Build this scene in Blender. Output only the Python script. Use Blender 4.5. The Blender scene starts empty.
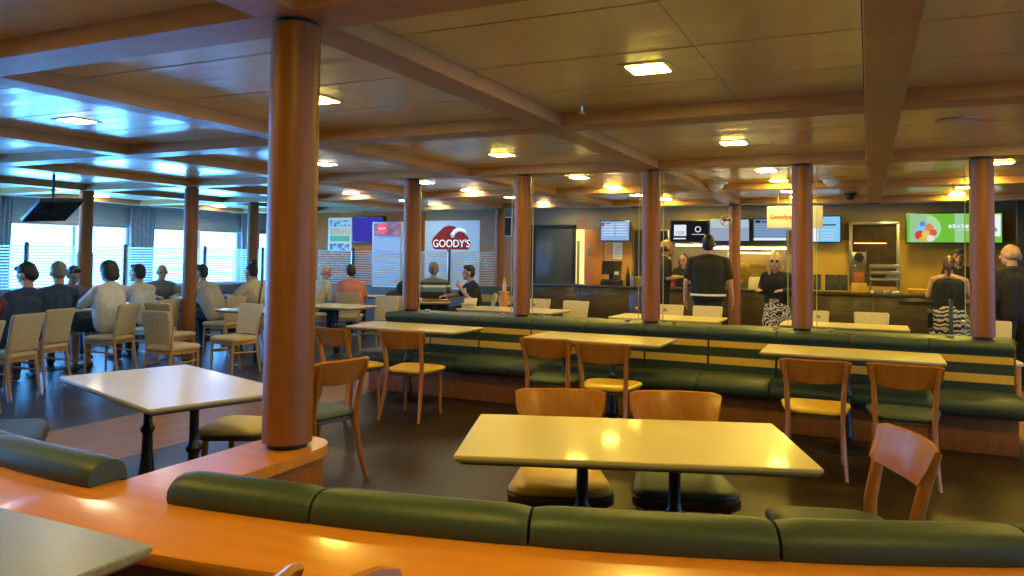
import bpy, bmesh, math, random
from mathutils import Vector, Matrix, Euler
random.seed(7)
D = bpy.data; SC = bpy.context.scene; COL = SC.collection
PI = math.pi; R = math.radians
V = Vector

# ------------------------------------------------------------------ objects
def tag(o, label=None, cat=None, group=None, kind=None):
    if label: o['label'] = label
    if cat: o['category'] = cat
    if group: o['group'] = group
    if kind: o['kind'] = kind
    return o

def thing(name, label, cat, loc=(0, 0, 0), rot=0, group=None, kind='thing'):
    o = D.objects.new(name, None); COL.objects.link(o)
    o.empty_display_size = .1
    o.location = loc; o.rotation_euler = (0, 0, R(rot))
    return tag(o, label, cat, group, kind)

def link(name, me, parent=None):
    o = D.objects.new(name, me); COL.objects.link(o)
    if parent: o.parent = parent
    return o

def obj(name, bm, mat, parent=None, smooth=True, angle=35):
    bmesh.ops.recalc_face_normals(bm, faces=bm.faces[:])
    me = D.meshes.new(name); bm.to_mesh(me); bm.free()
    for m in (mat if isinstance(mat, (list, tuple)) else [mat]): me.materials.append(m)
    if smooth:
        me.polygons.foreach_set('use_smooth', [True] * len(me.polygons))
        try: me.set_sharp_from_angle(angle=R(angle))
        except Exception: pass
    return link(name, me, parent)

def copy_tree(o, parent=None):
    c = o.copy(); COL.objects.link(c)
    if parent: c.parent = parent
    for ch in list(o.children): copy_tree(ch, c)
    return c

def dup(o, loc, rot, label, group=None):
    c = copy_tree(o); c.location = loc; c.rotation_euler = (0, 0, R(rot)); c['label'] = label
    if group: c['group'] = group
    return c

# ------------------------------------------------------------------ shapes
def B(): return bmesh.new()

def loft(bm, rings, caps=True, mi=0, close=False):
    vs = [[bm.verts.new(p) for p in r] for r in rings]
    n = len(vs[0]); m = len(vs)
    for i in range(m if close else m - 1):
        a, b = vs[i], vs[(i + 1) % m]
        for k in range(n):
            f = bm.faces.new((a[k], a[(k + 1) % n], b[(k + 1) % n], b[k])); f.material_index = mi
    if caps and not close:
        for r in (list(reversed(vs[0])), vs[-1]):
            f = bm.faces.new(r); f.material_index = mi

def box(bm, c, s, bev=0, rz=0, seg=2, mi=0):
    t = bmesh.new()
    bmesh.ops.create_cube(t, size=1)
    bmesh.ops.scale(t, vec=V(s), verts=t.verts)
    if bev: bmesh.ops.bevel(t, geom=t.edges[:], offset=bev, segments=seg, affect='EDGES', profile=.5)
    if rz: bmesh.ops.rotate(t, matrix=Matrix.Rotation(R(rz), 3, 'Z'), verts=t.verts)
    bmesh.ops.translate(t, vec=V(c), verts=t.verts)
    merge(bm, t, mi=mi)

def merge(bm, t, mtx=None, mi=None):
    mp = {}
    for v in t.verts: mp[v] = bm.verts.new(mtx @ v.co if mtx else v.co)
    for f in t.faces:
        g = bm.faces.new([mp[v] for v in f.verts]); g.material_index = f.material_index if mi is None else mi
    t.free()

def b3(bm, x0, x1, y0, y1, z0, z1, bev=0, mi=0):
    box(bm, ((x0 + x1) / 2, (y0 + y1) / 2, (z0 + z1) / 2), (abs(x1 - x0), abs(y1 - y0), abs(z1 - z0)), bev, mi=mi)

def rrect(w, d, r, z, n=5, cx=0, cy=0):
    pts = []
    for sx, sy, a0 in ((1, 1, 0), (-1, 1, 90), (-1, -1, 180), (1, -1, 270)):
        for k in range(n):
            a = R(a0 + 90 * k / (n - 1))
            pts.append(V((cx + sx * (w / 2 - r) + r * math.cos(a), cy + sy * (d / 2 - r) + r * math.sin(a), z)))
    return pts

def slab(bm, w, d, r, zs, n=5, cx=0, cy=0):
    """zs: list of (z, inset)"""
    loft(bm, [rrect(w - 2 * i, d - 2 * i, max(r - i, .004), z, n, cx, cy) for z, i in zs])

def lathe(bm, prof, c=(0, 0, 0), n=24, mi=0):
    c = V(c)
    loft(bm, [[c + V((r * math.cos(2 * PI * k / n), r * math.sin(2 * PI * k / n), z)) for k in range(n)] for r, z in prof], mi=mi)

def tube(bm, pts, rad, n=10, sq=None, mi=0):
    """rad: number or list; sq: (a,b) scale of the section along side / up"""
    pts = [V(p) for p in pts]
    if not isinstance(rad, (list, tuple)): rad = [rad] * len(pts)
    rings = []; prev = None
    for i, p in enumerate(pts):
        t = (pts[min(i + 1, len(pts) - 1)] - pts[max(i - 1, 0)]).normalized()
        ref = V((0, 1, 0)) if abs(t.y) < .9 else V((1, 0, 0))
        u = t.cross(ref).normalized()
        if prev is not None and u.dot(prev) < 0: u = -u
        prev = u; w = t.cross(u).normalized()
        a, b = sq or (1, 1)
        if n == 4:
            q = [(1, 1), (-1, 1), (-1, -1), (1, -1)]
            rings.append([p + u * (x * rad[i] * a) + w * (y * rad[i] * b) for x, y in q])
        else:
            rings.append([p + u * (math.cos(2 * PI * k / n) * rad[i] * a) + w * (math.sin(2 * PI * k / n) * rad[i] * b) for k in range(n)])
    loft(bm, rings, mi=mi)

def ell(bm, c, r, n=14, m=9, rot=None):
    c = V(c); M = rot or Matrix.Identity(3)
    rings = []
    for j in range(m):
        a = -PI / 2 + .12 + (PI - .24) * j / (m - 1)
        rings.append([c + M @ V((r[0] * math.cos(a) * math.cos(2 * PI * k / n), r[1] * math.cos(a) * math.sin(2 * PI * k / n), r[2] * math.sin(a))) for k in range(n)])
    loft(bm, rings)

def cap(bm, p0, p1, r0, r1, n=12):
    p0, p1 = V(p0), V(p1); t = p1 - p0
    L = t.length
    if L < 1e-5: t = V((0, 0, 1)); L = 1e-5
    t.normalize()
    ref = V((0, 0, 1)) if abs(t.z) < .9 else V((1, 0, 0))
    u = t.cross(ref).normalized(); w = t.cross(u)
    rings = []
    def ring(c, r): return [c + u * r * math.cos(2 * PI * k / n) + w * r * math.sin(2 * PI * k / n) for k in range(n)]
    for a in (-80, -55, -25): rings.append(ring(p0 + t * r0 * math.sin(R(a)), r0 * math.cos(R(a))))
    rings.append(ring(p0, r0)); rings.append(ring(p1, r1))
    for a in (25, 55, 80): rings.append(ring(p1 + t * r1 * math.sin(R(a)), r1 * math.cos(R(a))))
    loft(bm, rings)

def chain(bm, pts, rad):
    for i in range(len(pts) - 1): cap(bm, pts[i], pts[i + 1], rad[i], rad[i + 1])

def sweep(bm, prof, frames, mi=0):
    """prof [(u,v)], frames [(origin, U, V, scale_u, scale_v, cu, cv)]"""
    loft(bm, [[V(o) + V(U) * (cu + (u - cu) * su) + V(W) * (cv + (v - cv) * sv) for u, v in prof] for o, U, W, su, sv, cu, cv in frames], mi=mi)

def remesh(bm, voxel, smooth=2):
    """fuse overlapping closed shapes in one continuous skin"""
    bmesh.ops.recalc_face_normals(bm, faces=bm.faces[:])
    me = D.meshes.new('tmp'); bm.to_mesh(me); bm.free()
    o = D.objects.new('tmp', me); COL.objects.link(o)
    md = o.modifiers.new('r', 'REMESH'); md.mode = 'VOXEL'; md.voxel_size = voxel; md.use_smooth_shade = True
    if smooth:
        s = o.modifiers.new('s', 'SMOOTH'); s.factor = .5; s.iterations = smooth
    dg = bpy.context.evaluated_depsgraph_get()
    out = D.meshes.new_from_object(o.evaluated_get(dg))
    D.objects.remove(o); D.meshes.remove(me)
    out.polygons.foreach_set('use_smooth', [True] * len(out.polygons))
    return out

def fused(name, bm, mat, parent, voxel=.01, smooth=2):
    me = remesh(bm, voxel, smooth); me.name = name
    me.materials.clear(); me.materials.append(mat)
    return link(name, me, parent)

def text_mesh(name, s, size, mat, parent, loc, rot=(90, 0, 0), depth=.002, align='CENTER', sx=1, bold=0):
    cu = D.curves.new('t', 'FONT'); cu.body = s; cu.size = size; cu.extrude = depth; cu.offset = bold; cu.align_x = align; cu.align_y = 'CENTER'
    o = D.objects.new('t', cu); COL.objects.link(o)
    me = D.meshes.new_from_object(o.evaluated_get(bpy.context.evaluated_depsgraph_get()))
    D.objects.remove(o); D.curves.remove(cu)
    me.name = name; me.materials.clear(); me.materials.append(mat)
    t = link(name, me, parent); t.location = loc; t.rotation_euler = [R(a) for a in rot]; t.scale = (sx, 1, 1)
    return t

# ------------------------------------------------------------------ materials
def mat(name, col, rough=.5, metal=0, spec=.5, coat=0, emit=None, estr=0, alpha=1):
    m = D.materials.new(name); m.use_nodes = True
    b = m.node_tree.nodes['Principled BSDF']
    b.inputs['Base Color'].default_value = (*col, 1)
    b.inputs['Roughness'].default_value = rough
    b.inputs['Metallic'].default_value = metal
    b.inputs['Specular IOR Level'].default_value = spec
    b.inputs['Coat Weight'].default_value = coat
    b.inputs['Coat Roughness'].default_value = .12
    if emit:
        b.inputs['Emission Color'].default_value = (*emit, 1); b.inputs['Emission Strength'].default_value = estr
    return m

def nodes(m): return m.node_tree.nodes, m.node_tree.links, m.node_tree.nodes['Principled BSDF']

def noisy(m, c2, scale=8, stretch=(1, 1, 1), detail=3, lo=.35, hi=.65, bump=0, distort=0, rv=0):
    """mix the base colour with c2 through stretched noise"""
    N, L, b = nodes(m)
    tc = N.new('ShaderNodeTexCoord'); mp = N.new('ShaderNodeMapping'); mp.inputs['Scale'].default_value = stretch
    nz = N.new('ShaderNodeTexNoise'); nz.inputs['Scale'].default_value = scale; nz.inputs['Detail'].default_value = detail
    nz.inputs['Distortion'].default_value = distort
    rp = N.new('ShaderNodeValToRGB'); rp.color_ramp.elements[0].position = lo; rp.color_ramp.elements[1].position = hi
    rp.color_ramp.elements[0].color = b.inputs['Base Color'].default_value[:]; rp.color_ramp.elements[1].color = (*c2, 1)
    L.new(tc.outputs['Object'], mp.inputs['Vector']); L.new(mp.outputs['Vector'], nz.inputs['Vector'])
    L.new(nz.outputs['Fac'], rp.inputs['Fac']); L.new(rp.outputs['Color'], b.inputs['Base Color'])
    if bump:
        bp = N.new('ShaderNodeBump'); bp.inputs['Strength'].default_value = bump; bp.inputs['Distance'].default_value = .01
        L.new(nz.outputs['Fac'], bp.inputs['Height']); L.new(bp.outputs['Normal'], b.inputs['Normal'])
    return m

def emis(name, col, s):
    m = D.materials.new(name); m.use_nodes = True
    N, L = m.node_tree.nodes, m.node_tree.links; N.clear()
    e = N.new('ShaderNodeEmission'); e.inputs['Color'].default_value = (*col, 1); e.inputs['Strength'].default_value = s
    o = N.new('ShaderNodeOutputMaterial'); L.new(e.outputs[0], o.inputs[0])
    return m

def glass(name, tint=(1, 1, 1), gloss=.035, rough=.02, milky=0):
    m = D.materials.new(name); m.use_nodes = True
    N, L = m.node_tree.nodes, m.node_tree.links; N.clear()
    t = N.new('ShaderNodeBsdfTransparent'); t.inputs['Color'].default_value = (*tint, 1)
    g = N.new('ShaderNodeBsdfGlossy'); g.inputs['Roughness'].default_value = rough
    lw = N.new('ShaderNodeLayerWeight'); lw.inputs['Blend'].default_value = .5; pw = N.new('ShaderNodeMath'); pw.operation = 'POWER'; pw.inputs[1].default_value = 4; fr = N.new('ShaderNodeMath'); fr.operation = 'MULTIPLY_ADD'; fr.inputs[1].default_value = .5 if gloss > .02 else .2; fr.inputs[2].default_value = gloss; L.new(lw.outputs['Facing'], pw.inputs[0]); L.new(pw.outputs[0], fr.inputs[0])
    mx = N.new('ShaderNodeMixShader'); o = N.new('ShaderNodeOutputMaterial')
    L.new(fr.outputs[0], mx.inputs[0]); L.new(t.outputs[0], mx.inputs[1]); L.new(g.outputs[0], mx.inputs[2])
    last = mx
    if milky:
        d = N.new('ShaderNodeBsdfTranslucent'); d2 = N.new('ShaderNodeBsdfDiffuse'); a = N.new('ShaderNodeMixShader')
        L.new(d.outputs[0], a.inputs[1]); L.new(d2.outputs[0], a.inputs[2])
        k = N.new('ShaderNodeMixShader'); k.inputs[0].default_value = milky
        L.new(mx.outputs[0], k.inputs[1]); L.new(a.outputs[0], k.inputs[2]); last = k
    L.new(last.outputs[0], o.inputs[0])
    return m

M = {}
M['wood'] = noisy(mat('column wood', (.27, .098, .025), .42, spec=.3), (.21, .072, .017), 5, (5, 5, .35), lo=.3, hi=.7)
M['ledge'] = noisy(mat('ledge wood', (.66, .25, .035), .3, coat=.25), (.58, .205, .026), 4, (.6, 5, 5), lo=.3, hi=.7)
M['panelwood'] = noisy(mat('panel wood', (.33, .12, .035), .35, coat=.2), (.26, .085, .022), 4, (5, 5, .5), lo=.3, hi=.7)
M['beam'] = noisy(mat('beam wood', (.53, .285, .11), .38, spec=.35, coat=.08), (.46, .235, .085), 5, (1, 1, 4), lo=.3, hi=.7)
M['chairwood'] = noisy(mat('chair wood', (.44, .165, .028), .3, spec=.35, coat=.08), (.36, .125, .02), 6, (6, 6, .6), lo=.3, hi=.7)
M['beech'] = noisy(mat('beech wood', (.50, .31, .17), .4), (.43, .25, .13), 6, (6, 6, .6), lo=.3, hi=.7)
M['apron'] = mat('dark seat frame', (.07, .035, .02), .4)
M['green'] = noisy(mat('green leather', (.040, .066, .056), .47, spec=.4), (.033, .055, .046), 40, lo=.3, hi=.7, bump=.03)
M['gold'] = noisy(mat('gold fabric', (.56, .36, .06), .6), (.49, .31, .05), 30, lo=.3, hi=.7)
M['yellow'] = noisy(mat('yellow vinyl', (.68, .41, .035), .33), (.6, .345, .028), 10, lo=.3, hi=.7)
M['cream'] = noisy(mat('cream fabric', (.60, .50, .34), .75), (.53, .43, .28), 30, lo=.3, hi=.7)
M['top'] = noisy(mat('cream tabletop', (.64, .52, .27), .34, spec=.4, coat=.22), (.60, .48, .24), 2.5, (1, 1, 1), lo=.3, hi=.7)
M['topedge'] = mat('tabletop edge', (.38, .31, .19), .35)
M['greytop'] = noisy(mat('speckled grey tabletop', (.21, .21, .17), .3), (.30, .30, .25), 260, detail=1, lo=.45, hi=.6)
M['black'] = mat('black metal', (.012, .012, .013), .35, spec=.5)
M['steel'] = mat('brushed steel', (.55, .55, .55), .28, 1)
M['dark'] = mat('dark recess', (.01, .009, .008), .7)
M['darkgrey'] = mat('dark grey', (.05, .05, .052), .4)
M['white'] = mat('white paint', (.8, .78, .74), .5)
M['paper'] = mat('paper', (.75, .73, .68), .8)
M['red'] = mat('red', (.35, .03, .03), .4)
M['skin'] = noisy(mat('skin', (.52, .28, .19), .5), (.47, .24, .16), 12)
M['skin2'] = noisy(mat('tan skin', (.40, .21, .13), .5), (.36, .18, .11), 12)
M['eye'] = mat('eye', (.02, .015, .012), .2)
M['lip'] = mat('lip', (.33, .09, .07), .5)

_b = M['top'].node_tree.nodes['Principled BSDF']; _b.inputs['Coat Roughness'].default_value = .07
# ------------------------------------------------------------------ the room
BX = [-2.086 + 2.25 * k for k in range(-5, 6)]; BX[6] = .085   # beams along Y
BY = [2.358 + 2.76 * j for j in range(-2, 5)]        # beams along X
XL, XR, YF, YB = -14.0, 9.6, -3.3, 15.2
ZB, ZC_ = 2.485, 2.575                               # beam underside, ceiling

def plankmat(name, c1, c2, rough, ang):
    m = mat(name, c1, rough, spec=.28)
    N, L, b = nodes(m)
    tc = N.new('ShaderNodeTexCoord'); mp = N.new('ShaderNodeMapping'); mp.inputs['Rotation'].default_value[2] = R(ang)
    br = N.new('ShaderNodeTexBrick'); br.offset = .37
    for k, v in (('Scale', 1), ('Mortar Size', .004), ('Brick Width', 1.3), ('Row Height', .12), ('Bias', 0)): br.inputs[k].default_value = v
    br.inputs['Color1'].default_value = (*c1, 1); br.inputs['Color2'].default_value = (*c2, 1)
    br.inputs['Mortar'].default_value = (*[x * .5 for x in c1], 1)
    nz = N.new('ShaderNodeTexNoise'); nz.inputs['Scale'].default_value = 3; nz.inputs['Detail'].default_value = 4
    mx = N.new('ShaderNodeMix'); mx.data_type = 'RGBA'; mx.blend_type = 'MULTIPLY'; mx.inputs[0].default_value = .35
    L.new(tc.outputs['Object'], mp.inputs[0]); L.new(mp.outputs[0], br.inputs['Vector']); L.new(tc.outputs['Object'], nz.inputs['Vector'])
    L.new(br.outputs['Color'], mx.inputs[6]); L.new(nz.outputs['Color'], mx.inputs[7]); L.new(mx.outputs[2], b.inputs['Base Color'])
    return m
M['floor'] = plankmat('dark floor', (.044, .024, .010), (.033, .018, .007), .36, 90)
M['aisle'] = plankmat('aisle planks', (.36, .17, .06), (.28, .125, .042), .38, 90)

bm = B()
xs = [XL - .2, -6.35, -5.08, 1.22, 2.45, XR + .2]
for i in range(5): b3(bm, xs[i], xs[i + 1], YF - .2, YB + .2, -.1, 0, mi=i % 2)
tag(obj('floor', bm, [M['floor'], M['aisle']], smooth=False), kind='structure')

# low platform on the camera's side of the curved partition
def back(a, right):
    """rear line of the curved backrests: point and direction towards the sitters"""
    c, rr = ((-2.43, 7.863), 6.234) if right else ((-2.30, 6.24), 4.6)
    a = R(a)
    return V((c[0] + rr * math.sin(a), c[1] - rr * math.cos(a), 0)), V((-math.sin(a), math.cos(a), 0))
bm = B()
edge = []
for a, r in [(-46 + 45.3 * k / 24, False) for k in range(25)] + [(.7 + 35.3 * k / 24, True) for k in range(25)]:
    o, U = back(a, r); edge.append(o - U * .28)
top = [V((p.x, p.y, .1)) for p in edge] + [V((XR, 3.2, .1)), V((XR, YF, .1)), V((XL, YF, .1)), V((XL, 2.9, .1))]
loft(bm, [[V((p.x, p.y, .0)) for p in top], top])
tag(obj('floor_platform', bm, M['floor'], smooth=False), kind='structure')

# ceiling of long painted metal panels
M['ceil'] = noisy(mat('ceiling panel', (.91, .76, .35), .34, spec=.6, coat=1), (.88, .73, .33), 1.2, lo=.3, hi=.7)
N, L, b = nodes(M['ceil'])
tc = N.new('ShaderNodeTexCoord'); mp = N.new('ShaderNodeMapping'); mp.inputs['Scale'].default_value = (.5, 5, 1)
nz = N.new('ShaderNodeTexNoise'); nz.inputs['Scale'].default_value = 1.1; nz.inputs['Detail'].default_value = 2
bp = N.new('ShaderNodeBump'); bp.inputs['Strength'].default_value = .35; bp.inputs['Distance'].default_value = .02
L.new(tc.outputs['Object'], mp.inputs[0]); L.new(mp.outputs[0], nz.inputs['Vector']); L.new(nz.outputs['Fac'], bp.inputs['Height'])
L.new(bp.outputs[0], b.inputs['Normal']); L.new(bp.outputs[0], b.inputs['Coat Normal'])
b.inputs['Coat Roughness'].default_value = .19
bm = B()
b3(bm, XL - .1, XR + .1, YF - .1, YB + .1, ZC_ + .012, ZC_ + .1, mi=1)
xb = sorted([XL - .1] + BX + [XR])
yb = sorted([YF - .1] + BY + [YB + .1])
for i in range(len(xb) - 1):
    x0, x1 = xb[i] + .11, xb[i + 1] - .11
    if x1 - x0 < .1: continue
    xm = xb[i] + 1.33
    cuts = [x0, xm, x1] if x0 + .3 < xm < x1 - .3 else [x0, x1]
    for j in range(len(yb) - 1):
        y0, y1 = yb[j] + .11, yb[j + 1] - .11
        ys = [y0] + [yb[j] + .57 + .7 * k for k in range(4) if y0 + .1 < yb[j] + .57 + .7 * k < y1 - .1] + [y1]
        for a in range(len(cuts) - 1):
            for c in range(len(ys) - 1):
                b3(bm, cuts[a] + .0015, cuts[a + 1] - .0015, ys[c] + .008, ys[c + 1] - .008, ZC_, ZC_ + .02)
tag(obj('ceiling', bm, [M['ceil'], M['dark']], smooth=False), kind='structure')

n = 0
for x in BX + [XR - .2]:
    n += 1; bm = B(); b3(bm, x - .105, x + .105, YF, YB - 1.8, ZB, ZC_ + .01, .006)
    tag(obj('trim_%d' % n, bm, M['beam'], smooth=False), kind='structure')
for y in BY:
    n += 1; bm = B(); b3(bm, XL, XR, y - .125, y + .125, ZB - .001, ZC_ + .012, .006)
    tag(obj('trim_%d' % n, bm, M['beam'], smooth=False), kind='structure')

# walls
M['wall'] = noisy(mat('warm grey wall', (.27, .20, .11), .6), (.24, .18, .10), 3)
M['wallside'] = mat('side wall', (.45, .42, .40), .6)
M['wallred'] = noisy(mat('orange wall', (.50, .13, .02), .6, spec=.1), (.43, .105, .016), 3)
bm = B(); b3(bm, XL - .1, -9.4, YB, YB + .12, 0, ZC_ + .05)
tag(obj('wall_back', bm, M['wallred'], smooth=False), kind='structure')
bm = B(); b3(bm, -9.4, XR + .1, YB, YB + .12, 0, ZC_ + .05)
tag(obj('wall_rear', bm, M['wall'], smooth=False), kind='structure')
bm = B(); b3(bm, XL - .1, XR + .1, YF - .12, YF, 0, ZC_ + .05)
tag(obj('wall_front', bm, M['wall'], smooth=False), kind='structure')
WIN = [(-.75, 1.7), (2.3, 4.75), (5.35, 7.8), (8.37, 10.85), (11.4, 13.9), (14.45, 15.1)]
SILL, HEAD = .82, 2.09
M['frame'] = mat('window frame', (.50, .50, .52), .4)
M['glass'] = glass('window glass')
for side, X, s in (('left', XL, 1), ('right', XR, -1)):
    bm = B()
    b3(bm, X - .12 * s, X, YF, YB, 0, SILL); b3(bm, X - .12 * s, X, YF - .1, YB + .1, HEAD, ZC_ + .05)
    e = [YF] + [v for w in WIN for v in w] + [YB]
    for k in range(0, len(e), 2): b3(bm, X - .12 * s, X, e[k], e[k + 1], SILL, HEAD)
    tag(obj('wall_' + side, bm, M['wallside'], smooth=False), kind='structure')
    for i, (a, c) in enumerate(WIN):
        w = thing('window_%d' % (i + 1 + (6 if s < 0 else 0)), None, None, (X, (a + c) / 2, SILL), kind='structure')
        h, hw = HEAD - SILL, (c - a) / 2
        bm = B()
        for y in (-hw + .025, hw - .025): b3(bm, -.09 * s, .02 * s, y - .025, y + .025, 0, h)
        b3(bm, -.09 * s, .02 * s, -hw, hw, 0, .05); b3(bm, -.09 * s, .02 * s, -hw, hw, h - .05, h)
        if hw > .6: b3(bm, -.07 * s, .0, hw * .06 - .035, hw * .06 + .035, 0, h)
        obj('frame', bm, M['frame'], w, smooth=False)
        bm = B(); b3(bm, -.05 * s, -.044 * s, -hw, hw, .02, h - .02)
        obj('pane', bm, M['glass'], w, smooth=False)

# daylight
wd = D.worlds.new('sky'); SC.world = wd; wd.use_nodes = True
wd.node_tree.nodes['Background'].inputs['Color'].default_value = (.14, .46, 1, 1)
wd.node_tree.nodes['Background'].inputs['Strength'].default_value = 12
def area(name, loc, rot, sx, sy, power, col):
    l = D.lights.new(name, 'AREA'); l.shape = 'RECTANGLE'; l.size = sx; l.size_y = sy; l.energy = power; l.color = col
    o = D.objects.new(name, l); COL.objects.link(o); o.location = loc; o.rotation_euler = [R(a) for a in rot]
    return o
DAY = (.07, .37, 1)
area('daylight', (XL - .5, 6.5, 1.7), (90, 0, -90), 18, 2.2, 3600, DAY)
area('daylight', (XR + .5, 6.5, 1.7), (90, 0, 90), 18, 2.2, 200, DAY)

# ------------------------------------------------------------------ ceiling lights
M['lamp'] = emis('lamp diffuser', (1, .72, .11), 185)
M['lampframe'] = mat('lamp frame', (.62, .56, .42), .35)
SPOTS = [(-1.07, 1.15), (-3.34, 1.15), (-5.6, 1.15), (1.2, 1.15),  # unseen first row carries the grid on, to light the foreground
         (-1.07, 3.96), (-3.3, 3.96), (-5.62, 3.88), (1.2, 3.96), (-7.9, 3.9), (3.5, 3.96), (3.5, 6.8), (3.5, 10.3),
         (-1.07, 6.80), (-3.34, 6.82), (-5.60, 6.85), (-7.92, 6.76), (1.22, 6.8), (-11.45, 7.54),
         (-1.06, 9.09), (-3.36, 9.12), (-5.65, 9.08), (1.23, 9.1), (-11.3, 9.75), (-13.0, 9.5), (-13.0, 12.35),
         (-1.05, 10.28), (-3.33, 10.42), (-5.65, 10.4), (-7.89, 10.34), (1.22, 10.4),
         (-1.08, 11.98), (-3.42, 12.05), (-5.62, 11.87), (1.19, 12.0), (-7.9, 12.05),
         (-3.2, 13.0), (-5.6, 13.27), (1.21, 13.15), (-7.9, 13.1), (-1.05, 13.1),
         (-3.0, 14.5), (-4.4, 14.3), (-5.7, 14.6), (.5, 14.2), (-1.2, 14.4), (-9.0, 14.4), (-11.2, 14.4)]
lamp0 = None; dim = None
M['lampdim'] = emis('dimmed lamp diffuser', (1, .88, .56), 80)
near = ['beside the big front column', 'over the near cream table', 'over the long green bench', 'over the rear tables', 'in front of the service counter', 'above the service counter', 'by the windows']
for k, (x, y) in enumerate(SPOTS):
    where = ('above the far left window tables' if x < -11 else 'out of view over the front seating' if y < 3 else 'over the near tables' if y < 5 else
             'over the long green bench' if y < 8 else 'just past the row of columns' if y < 9.5 else 'over the rear tables' if y < 11 else
             'before the service counter' if y < 12.6 else 'above the service counter')
    col_ = {-11: 'first', -9: 'first', -7: 'second', -5: 'third', -3: 'fourth', -1: 'fifth', 1: 'sixth', 3: 'seventh'}.get(int(math.floor(x)) | 1, 'first')
    lab = 'square ceiling downlight %s, %s row from the windows' % (where, col_)
    if x < -12.5: lab = 'square lit downlight close to the window wall, %s one' % ('nearer' if y < 11 else 'farther')
    elif x < -11 and y < 9: lab = 'square lit downlight beside the hanging television by the windows'
    elif x < -11 and y < 11: lab = 'square lit downlight behind the bluish window column'
    elif y > 13.6: lab = 'square downlight close to the back wall, above the %s' % {-3: 'burger menu screen', -5: 'cash register', -6: 'grey door', 0: 'food warmer', -2: 'blue menu screen', -9: 'red wave logo panel', -12: 'orange wall poster'}[int(math.floor(x))]
    if lamp0 is None:
        lamp0 = t = thing('ceiling_light', lab, 'ceiling light', (x, y, ZC_), group='square ceiling downlights')
        bm = B()
        o_, i_ = rrect(.27, .27, .02, 0), rrect(.205, .205, .015, 0)
        dn = lambda r, z: [V((p.x, p.y, z)) for p in r]
        loft(bm, [dn(o_, 0), dn(o_, -.004), dn(i_, -.006), dn(i_, 0)], caps=False, close=True)
        obj('frame', bm, M['lampframe'], t)
        bm = B(); slab(bm, .20, .20, .015, [(-.001, 0), (-.007, 0), (-.010, .02)])
        obj('diffuser', bm, M['lamp'], t)
    else:
        t = dup(lamp0, (x, y, ZC_), 0, lab)
    if x < -5:                                        # the lamps near the windows are dimmed
        for c in t.children:
            if c.name.startswith('diffuser'): c.data = c.data.copy() if dim is None else dim; dim = c.data; dim.materials[0] = M['lampdim']

# ------------------------------------------------------------------ round wooden columns
COLR = .097
def column(x, y, z0, z1, label, first=[None, None]):
    t = thing('wooden_column', label, 'column', (x, y, z0), group='round wooden columns')
    H = z1 - z0
    bm = B(); lathe(bm, [(COLR, .022), (COLR, H - .018)], n=40); obj('shaft', bm, M['wood'], t)
    bm = B(); lathe(bm, [(COLR * .8, 0), (COLR * .8, .03)], n=32); obj('base_ring', bm, M['dark'], t)
    bm = B(); lathe(bm, [(COLR * .85, H - .03), (COLR * .85, H)], n=32); obj('top_ring', bm, M['dark'], t)
    return t
X0 = -5.086; YR = 7.881; ZT = 2.484
column(-2.086, 2.358, .792, ZT, 'large round wooden column standing on the end of the wooden ledge')
for i, l in enumerate(['leftmost wooden column of the row on the long green bench', 'second wooden column from the left on the long green bench', 'middle wooden column of the five on the long green bench',
                       'fourth wooden column on the long green bench, beside the hanging white sign', 'rightmost wooden column on the long green bench, beside the woman in the zebra skirt']):
    column(X0 + 1.5 * i, YR, .872, ZT, l)
column(-8.84, YR, 0, ZT, 'round column standing at the left window tables, behind the empty cream chairs')
column(-10.34, 10.638, 0, ZT, 'slim far column just left of the large front column, by the windows')
column(-2.086, 13.398, 0, ZT, 'slim column right beside the man in black with a white belt')
column(-6.586, 13.398, 0, ZT, 'slim column at the end of the striped glass screen, near the red logo panel')
t = thing('window_column', 'bluish round column with a wider boxed lower part, in front of the left windows', 'column', (-11.12, YR, 0))
bm = B(); lathe(bm, [(.10, 1.95), (.10, ZT - .0)], n=32); obj('shaft', bm, M['wood'], t)
bm = B(); lathe(bm, [(.115, 0), (.115, 1.5), (.10, 1.53), (.10, 1.951)], n=32); obj('casing', bm, M['wood'], t)
# ------------------------------------------------------------------ near curved partition and its two curved benches
t = thing('curved_partition', 'curved waist-high wooden partition with a broad ledge and a branch to the big column', 'partition', (-2.1, 1.6, 0))
off = V((-2.1, 1.6, 0))
def sec(a, prof, right, z=0):                         # prof: (distance from the roll's rear towards the bench, height)
    o, U = back(a, right)
    return [o + U * u + V((0, 0, z + v)) - off for u, v in prof]
PATH = [(-46 + 45.3 * k / 24, False) for k in range(25)] + [(.7 + 35.3 * k / 24, True) for k in range(25)]
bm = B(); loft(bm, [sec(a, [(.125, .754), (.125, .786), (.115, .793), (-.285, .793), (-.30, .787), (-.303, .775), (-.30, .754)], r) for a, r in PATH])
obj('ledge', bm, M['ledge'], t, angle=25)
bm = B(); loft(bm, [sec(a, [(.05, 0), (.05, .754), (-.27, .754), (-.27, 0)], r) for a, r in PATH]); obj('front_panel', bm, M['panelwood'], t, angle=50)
rim = [(-1.945, 1.745), (-1.945, 2.36)] + [(-2.0975 + .153 * math.cos(R(a)), 2.38 + .153 * math.sin(R(a))) for a in range(20, 161, 20)] + [(-2.25, 2.36), (-2.25, 1.745)]
def poly(bm, pts, z0, z1): loft(bm, [[V((x, y, z0)) - off for x, y in pts], [V((x, y, z1)) - off for x, y in pts]])
bm = B(); poly(bm, rim, .752, .7925); obj('branch_ledge', bm, M['ledge'], t)
bm = B(); poly(bm, [(-2.09 + (x + 2.09) * .93, 1.745 + (y - 1.745) * .975) for x, y in rim], 0, .752); obj('branch_panel', bm, M['panelwood'], t)

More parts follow.
